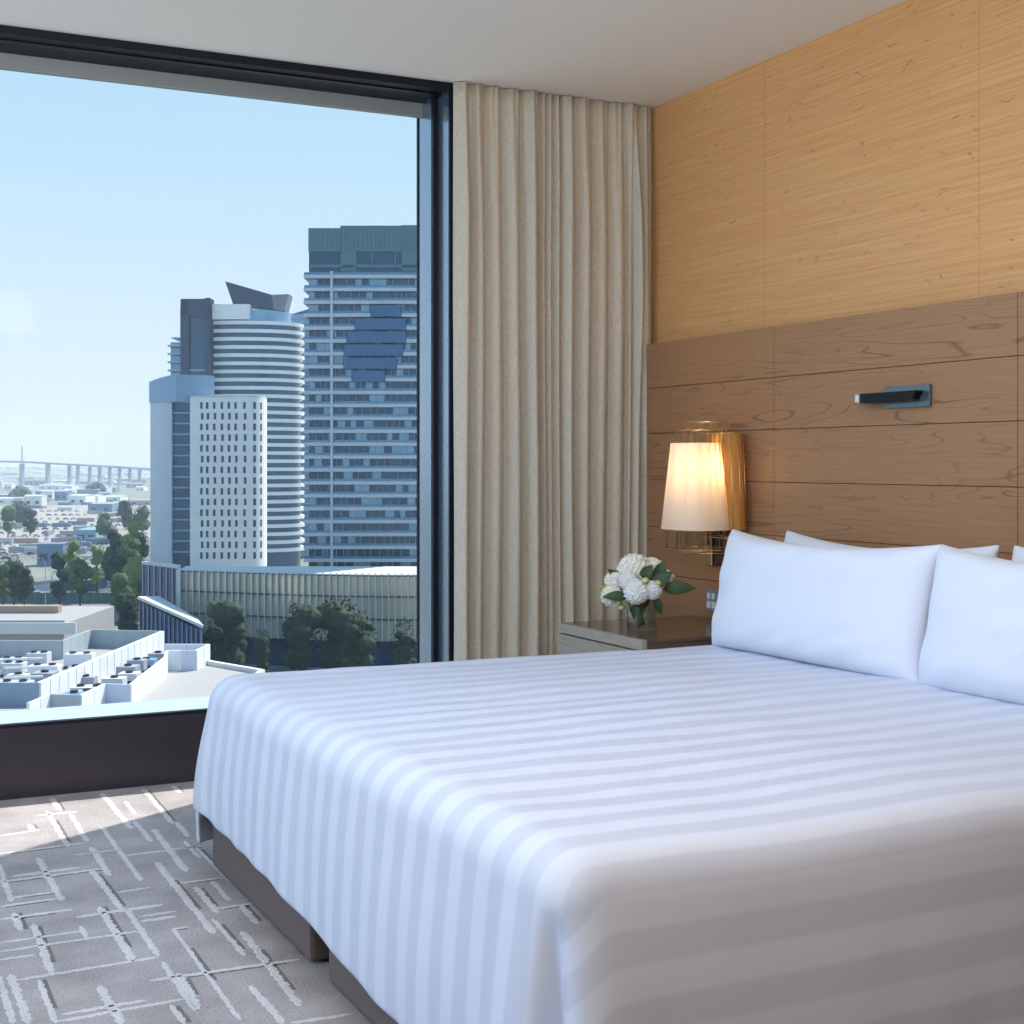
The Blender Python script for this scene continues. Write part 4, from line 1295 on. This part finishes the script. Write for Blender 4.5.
# plant inside the enclosure
def plant_unit(i, u, f, w_, d_, h, m, z0=DZ):
    lbl = 'grey rooftop plant unit inside the white screens'
    t = eroot('roof_plant_unit', u, f, z0, lbl, 'air handler', 'plant units behind the roof screens')
    MB().box(-w_ / 2, w_ / 2, -d_ / 2, d_ / 2, 0.25, h, bevel=0.05).build('casing', m, t)
    MB().box(-w_ / 2, -w_ / 2 + .2, -d_ / 2, d_ / 2, 0, 0.25).box(w_ / 2 - .2, w_ / 2, -d_ / 2, d_ / 2, 0, 0.25).build('skid', 'dark_window', t)
    f_ = MB(); nf = max(1, int(w_ / 1.2))
    for k in range(nf):
        f_.lathe([(0, h + 0.02), (0.4, h + 0.02), (0.45, h + 0.2), (0.38, h + 0.2), (0.34, h + .06)], 12, (-w_ / 2 + (k + .5) * w_ / nf, 0, 0))
    f_.build('fan_cowl', 'dark_window', t)
rp_ = random.Random(5)
for i in range(16):
    f = 146 + (i // 4) * 7 + rp_.uniform(-.5, .5); u = U(0, f) - 3 + (i % 4) * 4.6 * (1 if f < 160 else 1.0) + rp_.uniform(-.4, .4)
    if u > U(58 if f < 165 else 50, f) + (0): u -= 1.5
    plant_unit(i, u, f, rp_.uniform(2.0, 3.4), rp_.uniform(1.4, 2.4), rp_.uniform(1.0, 1.7), rp_.choice(['concrete_light', 'concrete_mid', 'white_panel']))
for i in range(9):
    f = 140 + i * 3.9
    plant_unit(50 + i, -42.6 + rp_.uniform(-.7, .7) , f, rp_.uniform(1.6, 2.4), rp_.uniform(1.6, 2.2), rp_.uniform(0.8, 1.5), rp_.choice(['concrete_light', 'concrete_mid', 'pale_blue_cladding']))
def pipe_run(u0, f0, u1, f1, z):
    t = eroot('roof_pipe', u0, f0, z, 'thin white pipe run between the rooftop plant units', 'pipe', 'pipes among the roof plant')
    MB().tube([(0, 0, 1.4), (u1 - u0, f1 - f0, 1.4)], 0.12, 8).build('pipe', 'white_panel', t)
    MB().box(-0.06, 0.06, -0.06, 0.06, 0, 1.3).box(u1 - u0 - .06, u1 - u0 + .06, f1 - f0 - .06, f1 - f0 + .06, 0, 1.3).build('bracket', 'concrete_mid', t)
for f in (149.5, 156.5, 163.5): pipe_run(U(4, f), f, U(40, f), f + 1, DZ)

# ---- deck and hoarding beyond
t = eroot('low_roof', U(40, 225), 232, GZ, 'low pale roof beyond the plant screens', 'building')
EBo = (U(40, 225), 232, GZ)
EB(EBo).b(U(-60, 225), U(70, 225), 222, 250, GZ, Z(624, 222)).build('body', 'deck_grey', t)
EB(EBo).b(U(-60, 225), U(71, 225), 221.5, 222, Z(624, 222) - 1.5, Z(624, 222) + 0.6).build('fascia', 'concrete_mid', t)
EB(EBo).b(U(-40, 240), U(62, 240), 238, 240, Z(624, 222), Z(624, 222) + 1.2).build('upstand', 'roof_rust', t)
t = eroot('site_hoarding', U(70, 425), 425, GZ, 'long green blue hoarding fence beside the pale road', 'fence')
hb = MB()
for k in range(22): hb.box(-28 + k * 2.5, -28 + k * 2.5 + 2.42, 0, 0.15, 0, 3.2)
hb.build('boards', 'green_hoarding', t)
MB().box(-28, 27, 0.15, 0.3, 2.6, 2.8).box(-28, 27, 0.15, 0.3, 0.5, 0.7).build('rail', 'concrete_mid', t)

# ---- trees
def tree(u, f, H, Wd, kind, label, group, z=GZ, seed=0):
    rr = random.Random(seed)
    t = eroot('tree', u, f, z, label, 'tree', group)
    c = MB(); r = Wd / 2
    low = 0.2 if kind == 'foliage_dark' and H > 14 else 0.34
    for k in range(13):
        a = rr.uniform(0, 2 * PI); zz = rr.uniform(low, .86); q = rr.uniform(0, .56) * r * (1 - abs(zz - .55)); zz *= H
        s_ = rr.uniform(.30, .5) * r
        c.blob((q * math.cos(a), q * math.sin(a), zz), (s_, s_, s_ * rr.uniform(.8, 1.1)), 3, 0.5, 4.5, seed + k)
    for k in range(520):
        a = rr.uniform(0, 2 * PI); e_ = rr.uniform(-.9, 1.35); rad = r * rr.uniform(.5, .88) * math.cos(e_ * .9)
        p = Vector((rad * math.cos(a), rad * math.sin(a), H * (.5 + low * .3) + H * .42 * math.sin(e_) * rr.uniform(.75, .98)))
        s_ = rr.uniform(.2, .42) * max(.5, r / 5)
        v = [c.bm.verts.new(p + Vector((rr.uniform(-s_, s_), rr.uniform(-s_, s_), rr.uniform(-s_, s_)))) for _ in range(4)]
        c._f(v[:3]); c._f([v[0], v[2], v[3]])
    c.build('crown', kind, t, smooth=True)
    MB().tube([(0, 0, 0), (0.1, 0, H * .3), (0, .1, H * .6)], [0.035 * H * .6, 0.028 * H * .6, 0.015 * H * .6], 7).build('trunk', 'bark', t)
    return t
def ptree(px, ptop, pbase_depth, wpx, kind, label, group, seed):
    d = pbase_depth; H = Z(ptop, d) - GZ
    tree(U(px, d), d, H, wpx / F_PX * d, kind, label, group, GZ, seed)
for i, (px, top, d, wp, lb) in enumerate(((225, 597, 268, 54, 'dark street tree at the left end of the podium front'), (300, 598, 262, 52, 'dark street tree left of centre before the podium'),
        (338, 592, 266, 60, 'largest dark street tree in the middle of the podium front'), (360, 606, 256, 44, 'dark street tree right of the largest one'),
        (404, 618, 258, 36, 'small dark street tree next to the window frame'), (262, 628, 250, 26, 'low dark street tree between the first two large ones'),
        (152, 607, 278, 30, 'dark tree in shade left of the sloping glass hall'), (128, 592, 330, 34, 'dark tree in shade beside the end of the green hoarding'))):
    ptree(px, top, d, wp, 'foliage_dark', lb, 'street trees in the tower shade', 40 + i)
gl = [(112, 523, 470, 30, 0), (134, 512, 520, 30, 2), (128, 535, 440, 34, 1), (142, 528, 460, 24, 0), (118, 550, 410, 30, 0), (136, 556, 395, 34, 2), (120, 570, 370, 28, 1),
      (97, 538, 430, 18, 2), (72, 536, 430, 20, 2), (60, 548, 415, 24, 0), (80, 555, 405, 26, 1), (14, 552, 410, 26, 0), (24, 565, 395, 24, 0), (3, 560, 400, 18, 1),
      (144, 575, 360, 22, 0), (104, 512, 760, 20, 1), (126, 500, 900, 24, 0), (142, 504, 800, 22, 1), (8, 505, 780, 22, 1), (20, 500, 950, 26, 0), (30, 508, 820, 18, 0), (20, 486, 1500, 22, 1), (96, 484, 1700, 24, 0),
      (272, 552, 640, 12, 2), (296, 556, 620, 22, 1), (284, 560, 600, 14, 2)]
kn = ['foliage_dark', 'foliage_mid', 'foliage_light']
wd = ['dark green', 'mid green', 'yellow green']
for i, (px, top, d, wp, k) in enumerate(gl):
    grp = 'park trees left of the white block' if 55 < px < 150 and d < 600 else ('park trees at the left photo edge' if px < 55 and d < 600 else ('far trees in the city' if px < 200 else 'small trees in the gap between the towers'))
    where = {'park trees left of the white block': 'bushy park tree in the cluster left of the white block', 'park trees at the left photo edge': 'bushy tree by the road at the left photo edge',
             'far trees in the city': 'tree far off in the city on the left', 'small trees in the gap between the towers': 'small tree in the gap between the towers'}[grp]
    ptree(px, top, d, wp, kn[k], wd[k] + ' ' + where, grp + ', ' + wd[k], 80 + i)

# ---- cars
def car_meshes():
    out = []
    for m in ('car_white', 'car_silver', 'car_dark', 'car_red'):
        b = MB(); b.box(-2.2, 2.2, -0.88, 0.88, 0.32, 0.86, bevel=0.1)
        for x in (-1.35, 1.35):
            for y in (-0.8, 0.8):
                b.mi = 1; b.tube([(x, y - .1, 0.33), (x, y + .1, 0.33)], 0.33, 10)
        b.mi = 1
        b.prism([(-1.6, -.78), (1.2, -.78), (1.2, .78), (-1.6, .78)], 0.85, 1.42, top=[(-1.2, -.66), (.5, -.66), (.5, .66), (-1.2, .66)])
        b.mi = 0; b.box(-1.2, .5, -.66, .66, 1.40, 1.45)
        me = bpy.data.meshes.new('car'); bmesh.ops.recalc_face_normals(b.bm, faces=b.bm.faces); b.bm.to_mesh(me); b.bm.free()
        me.materials.append(MATS[m]); me.materials.append(MATS['dark_window'])
        out.append((m, me))
    return out
CM = car_meshes()
def car(px, py, rz, lab, grp, rr):
    m, me = CM[rr.choices((0, 1, 2, 3), (5, 3, 2, 1))[0]]
    col_ = {'car_white': 'white', 'car_silver': 'silver', 'car_dark': 'dark', 'car_red': 'red'}[m]
    u, d = G(px, py, GZ + 0.1)
    o = bpy.data.objects.new('car', me); COL.objects.link(o)
    o.location = W(u, d, GZ + 0.1); o.rotation_euler = (0, 0, RZ + rz)
    tag(o, '%s car %s' % (col_, lab), 'car', '%s, %s' % (grp, col_))
rr = random.Random(21)
def dist_ok(lst, u, d, mn):
    for a, b in lst:
        if abs(a - u) < mn and abs(b - d) < mn: return False
    lst.append((u, d)); return True
placed = []
for row in range(14):
    py = 512 + row * 3.6 + rr.uniform(-.5, .5)
    x = -20 + row * 2
    while x < 148 - row * 4.5:
        u, d = G(x, py)
        if rr.random() < 0.8 and dist_ok(placed, u, d, 5.0):
            car(x, py, rr.choice((0, .05, PI / 2)) , 'parked in the sunlit yard at the left', 'cars in the sunlit yard', rr)
        x += 5.2 * F_PX / d / 1.0 * rr.uniform(.9, 1.35)
for k in range(9):
    x = 2 + k * 4.4; py = 590 + (k % 3) * 3
    u, d = G(x, py)
    if dist_ok(placed, u, d, 5): car(x, py, 0.3, 'parked on the verge at the left photo edge', 'cars on the verge', rr)
for k in range(16):
    x = 272 + (k % 4) * 8 + rr.uniform(-1, 1); py = 533 + (k // 4) * 5
    u, d = G(x, py)
    if dist_ok(placed, u, d, 5): car(x, py, 0.2, 'parked in the lot between the towers', 'cars between the towers', rr)

# ---- containers in the yard
def container(px, py, rz, m, word):
    u, d = G(px, py)
    t = eroot('shipping_container', u, d, GZ + 0.06, '%s shipping container standing in the sunlit yard' % word, 'container', 'containers in the yard, ' + word, RZ + rz)
    c = MB().box(-6.1, 6.1, -1.22, 1.22, 0.1, 2.7)
    for i in range(24): c.box(-6 + i * .52, -5.8 + i * .52, -1.26, 1.26, 0.25, 2.55)
    c.build('body', m, t)
    MB().box(6.1, 6.16, -1.15, -0.03, 0.15, 2.6).box(6.1, 6.16, 0.03, 1.15, 0.15, 2.6).build('doors', 'concrete_mid', t)
k = 0
while k < 60:
    py = rr.uniform(499, 556); px = rr.uniform(-20, 150 - (py - 499) * 1.1)
    u, d = G(px, py)
    if not dist_ok(placed, u, d, 7.5): k += 0.15; continue
    m, wd_ = rr.choice((('roof_white', 'white'), ('roof_blue', 'blue grey'), ('roof_rust', 'rust pink'), ('concrete_mid', 'grey')))
    container(px, py, rr.choice((0, 0, .1, PI / 2)), m, wd_); k += 1

# ---- street lamps
def street_lamp(px, ptop, d, arm, label):
    t = eroot('street_lamp', U(px, d), d, GZ, label, 'street lamp', None)
    H = Z(ptop, d) - GZ
    MB().tube([(0, 0, 0), (0, 0, H * .9), (arm * .25, 0, H * .99), (arm, 0, H)], [.16, .1, .09, .08], 8).build('pole', 'concrete_light', t)
    MB().box(min(arm, arm * 1.25), max(arm, arm * 1.25), -.2, .2, H - .12, H + .08).build('lamp_head', 'concrete_mid', t)
street_lamp(45.5, 558, 390, -3.0, 'tall street lamp standing before the park trees at the left')
street_lamp(76, 483, 1150, -2.0, 'thin far lamp mast above the sunlit yard')
street_lamp(12, 480, 1200, 2.0, 'thin far lamp mast at the left photo edge')

# ---- mid-distance buildings
def shed(px0, px1, pbase, h, dep, wall, roof, label, group=None, ridge=0.0, cat='building'):
    u0, d = G(px0, pbase); u1 = U(px1, d); um = (u0 + u1) / 2
    t = eroot('warehouse', um, d, GZ, label, cat, group)
    w2 = (u1 - u0) / 2
    MB().box(-w2, w2, 0, dep, 0, h).build('wall', wall, t)
    r_ = MB()
    a = [(-w2 - .3, -.3, h), (w2 + .3, -.3, h), (w2 + .3, dep + .3, h), (-w2 - .3, dep + .3, h)]
    v = [r_.bm.verts.new(p) for p in a]; tp = [r_.bm.verts.new(p) for p in ((-w2 - .3, dep / 2, h + ridge + .4), (w2 + .3, dep / 2, h + ridge + .4))]
    r_._f([v[0], v[1], tp[1], tp[0]]); r_._f([v[2], v[3], tp[0], tp[1]]); r_._f([v[1], v[2], tp[1]]); r_._f([v[3], v[0], tp[0]]); r_._f(v[::-1])
    r_.build('roof', roof, t)
    n = max(2, int((u1 - u0) / 9)); wn = MB()
    for i in range(n):
        x = -w2 + (i + .5) * (2 * w2) / n
        wn.box(x - 1.6, x + 1.6, -.12, 0.02, h * .25, h * .55)
    wn.build('window_row', 'dark_window', t)
shed(37, 63, 566, 9, 12, 'roof_blue', 'roof_blue', 'plain blue sided box building behind the left trees')
shed(76, 96, 541, 6, 40, 'roof_teal', 'roof_teal', 'turquoise roofed shed in the sunlit yard')
shed(60, 95, 591, 3.5, 14, 'navy_panel', 'roof_blue', 'low dark shed beside the pale road')
shed(88, 112, 512, 7, 60, 'roof_blue', 'concrete_mid', 'long low blue grey shed behind the yard')
rr = random.Random(77)
shades = [('concrete_light', 'roof_white', 'pale'), ('concrete_mid', 'roof_rust', 'rust roofed'), ('roof_blue', 'concrete_mid', 'blue grey'), ('white_panel', 'roof_white', 'white')]
occ = []
k = 0
while k < 150:
    py = 468.5 + 38 * rr.random() ** 1.7
    px = rr.uniform(-60, 330)
    if 152 < px < 262: px = rr.uniform(-60, 150)
    u, d = G(px, py)
    wpx = rr.uniform(7, 26) * (0.8 if py < 480 else 1)
    hw = wpx / F_PX * d / 2
    if any(abs(u - a) < (hw + c) * 0.9 and abs(d - b) < 45 for a, b, c in occ): k += 0.2; continue
    occ.append((u, d, hw))
    s_ = rr.choice(shades)
    far = 'very far' if py < 480 else 'mid distance'
    shed(px - wpx / 2, px + wpx / 2, py, rr.uniform(4, 11), rr.uniform(15, 34), s_[0], s_[1], '%s %s warehouse in the flat city towards the horizon' % (s_[2], far), '%s warehouses, %s' % (far, s_[2]), 1.0)
    k += 1
# buildings in the gap between the towers
for (a, b, y, h, c) in ((266, 284, 548, 9, 0), (285, 312, 541, 12, 3), (270, 300, 524, 14, 1), (296, 320, 512, 12, 0), (262, 285, 510, 16, 3)):
    shed(a, b, y, h, 24, shades[c][0], shades[c][1], '%s low building, %s of those between the towers' % (shades[c][2], {548: 'nearest', 541: 'second nearest', 524: 'middle', 512: 'farthest right', 510: 'farthest left'}[y]))

# ---- bridge on the horizon
def bridge():
    D = 2600.0
    t = eroot('bridge', U(60, D), D, GZ, 'long high bridge crossing the horizon at the left', 'bridge')
    o = (U(60, D), D, GZ)
    prof_ = [(-90, 461.5), (-20, 460.3), (20, 461.0), (50, 462.6), (80, 464.2), (110, 465.8), (150, 468.5), (200, 472)]
    m = EB(o)
    for (a, ya), (b, yb) in zip(prof_[:-1], prof_[1:]):
        za, zb = Z(ya, D), Z(yb, D)
        v = [m.bm.verts.new((U(x, D) - o[0], fy, zz - GZ)) for fy in (0, 22) for x, zz in ((a, za), (b, zb), (b, zb - 3.2), (a, za - 3.2))]
        for q in ((0, 1, 2, 3), (7, 6, 5, 4), (0, 4, 5, 1), (3, 2, 6, 7)): m._f([v[i] for i in q])
    m.build('deck', 'bridge_steel', t)
    for x in (-60, -20, 20, 46, 67.5, 76, 88, 98, 108, 118, 128, 138):
        y = [p for p in prof_ if p[0] <= x][-1][1]
        wq = 2.2 if x < 60 else 1.3
        EB(o).b(U(x, D) - wq, U(x, D) + wq, D + 3, D + 19, GZ, Z(y + 2.5, D)).build('pier', 'bridge_steel', t)
    EB(o).b(U(20, D) - .8, U(20, D) + .8, D + 9, D + 12, Z(461, D), Z(446, D)).build('mast', 'bridge_steel', t)
bridge()

# ---- thin blue haze over the city
def haze():
    m = bpy.data.materials.new('haze'); m.use_nodes = True
    n = m.node_tree; n.nodes.clear()
    o = n.nodes.new('ShaderNodeOutputMaterial'); v = n.nodes.new('ShaderNodeVolumeScatter')
    v.inputs['Color'].default_value = (0.62, 0.80, 1.0, 1); v.inputs['Density'].default_value = 0.00022
    n.links.new(v.outputs[0], o.inputs['Volume'])
    MATS['haze'] = m
    b = MB(); b.box(-3500, 3500, 100, 6000, GZ - 0.5, 160)
    h = b.build('haze', 'haze', rz=RZ); h['kind'] = 'stuff'; h['label'] = 'thin blue haze over the city'; h['category'] = 'haze'
haze()
SC.cycles.volume_bounces = 1
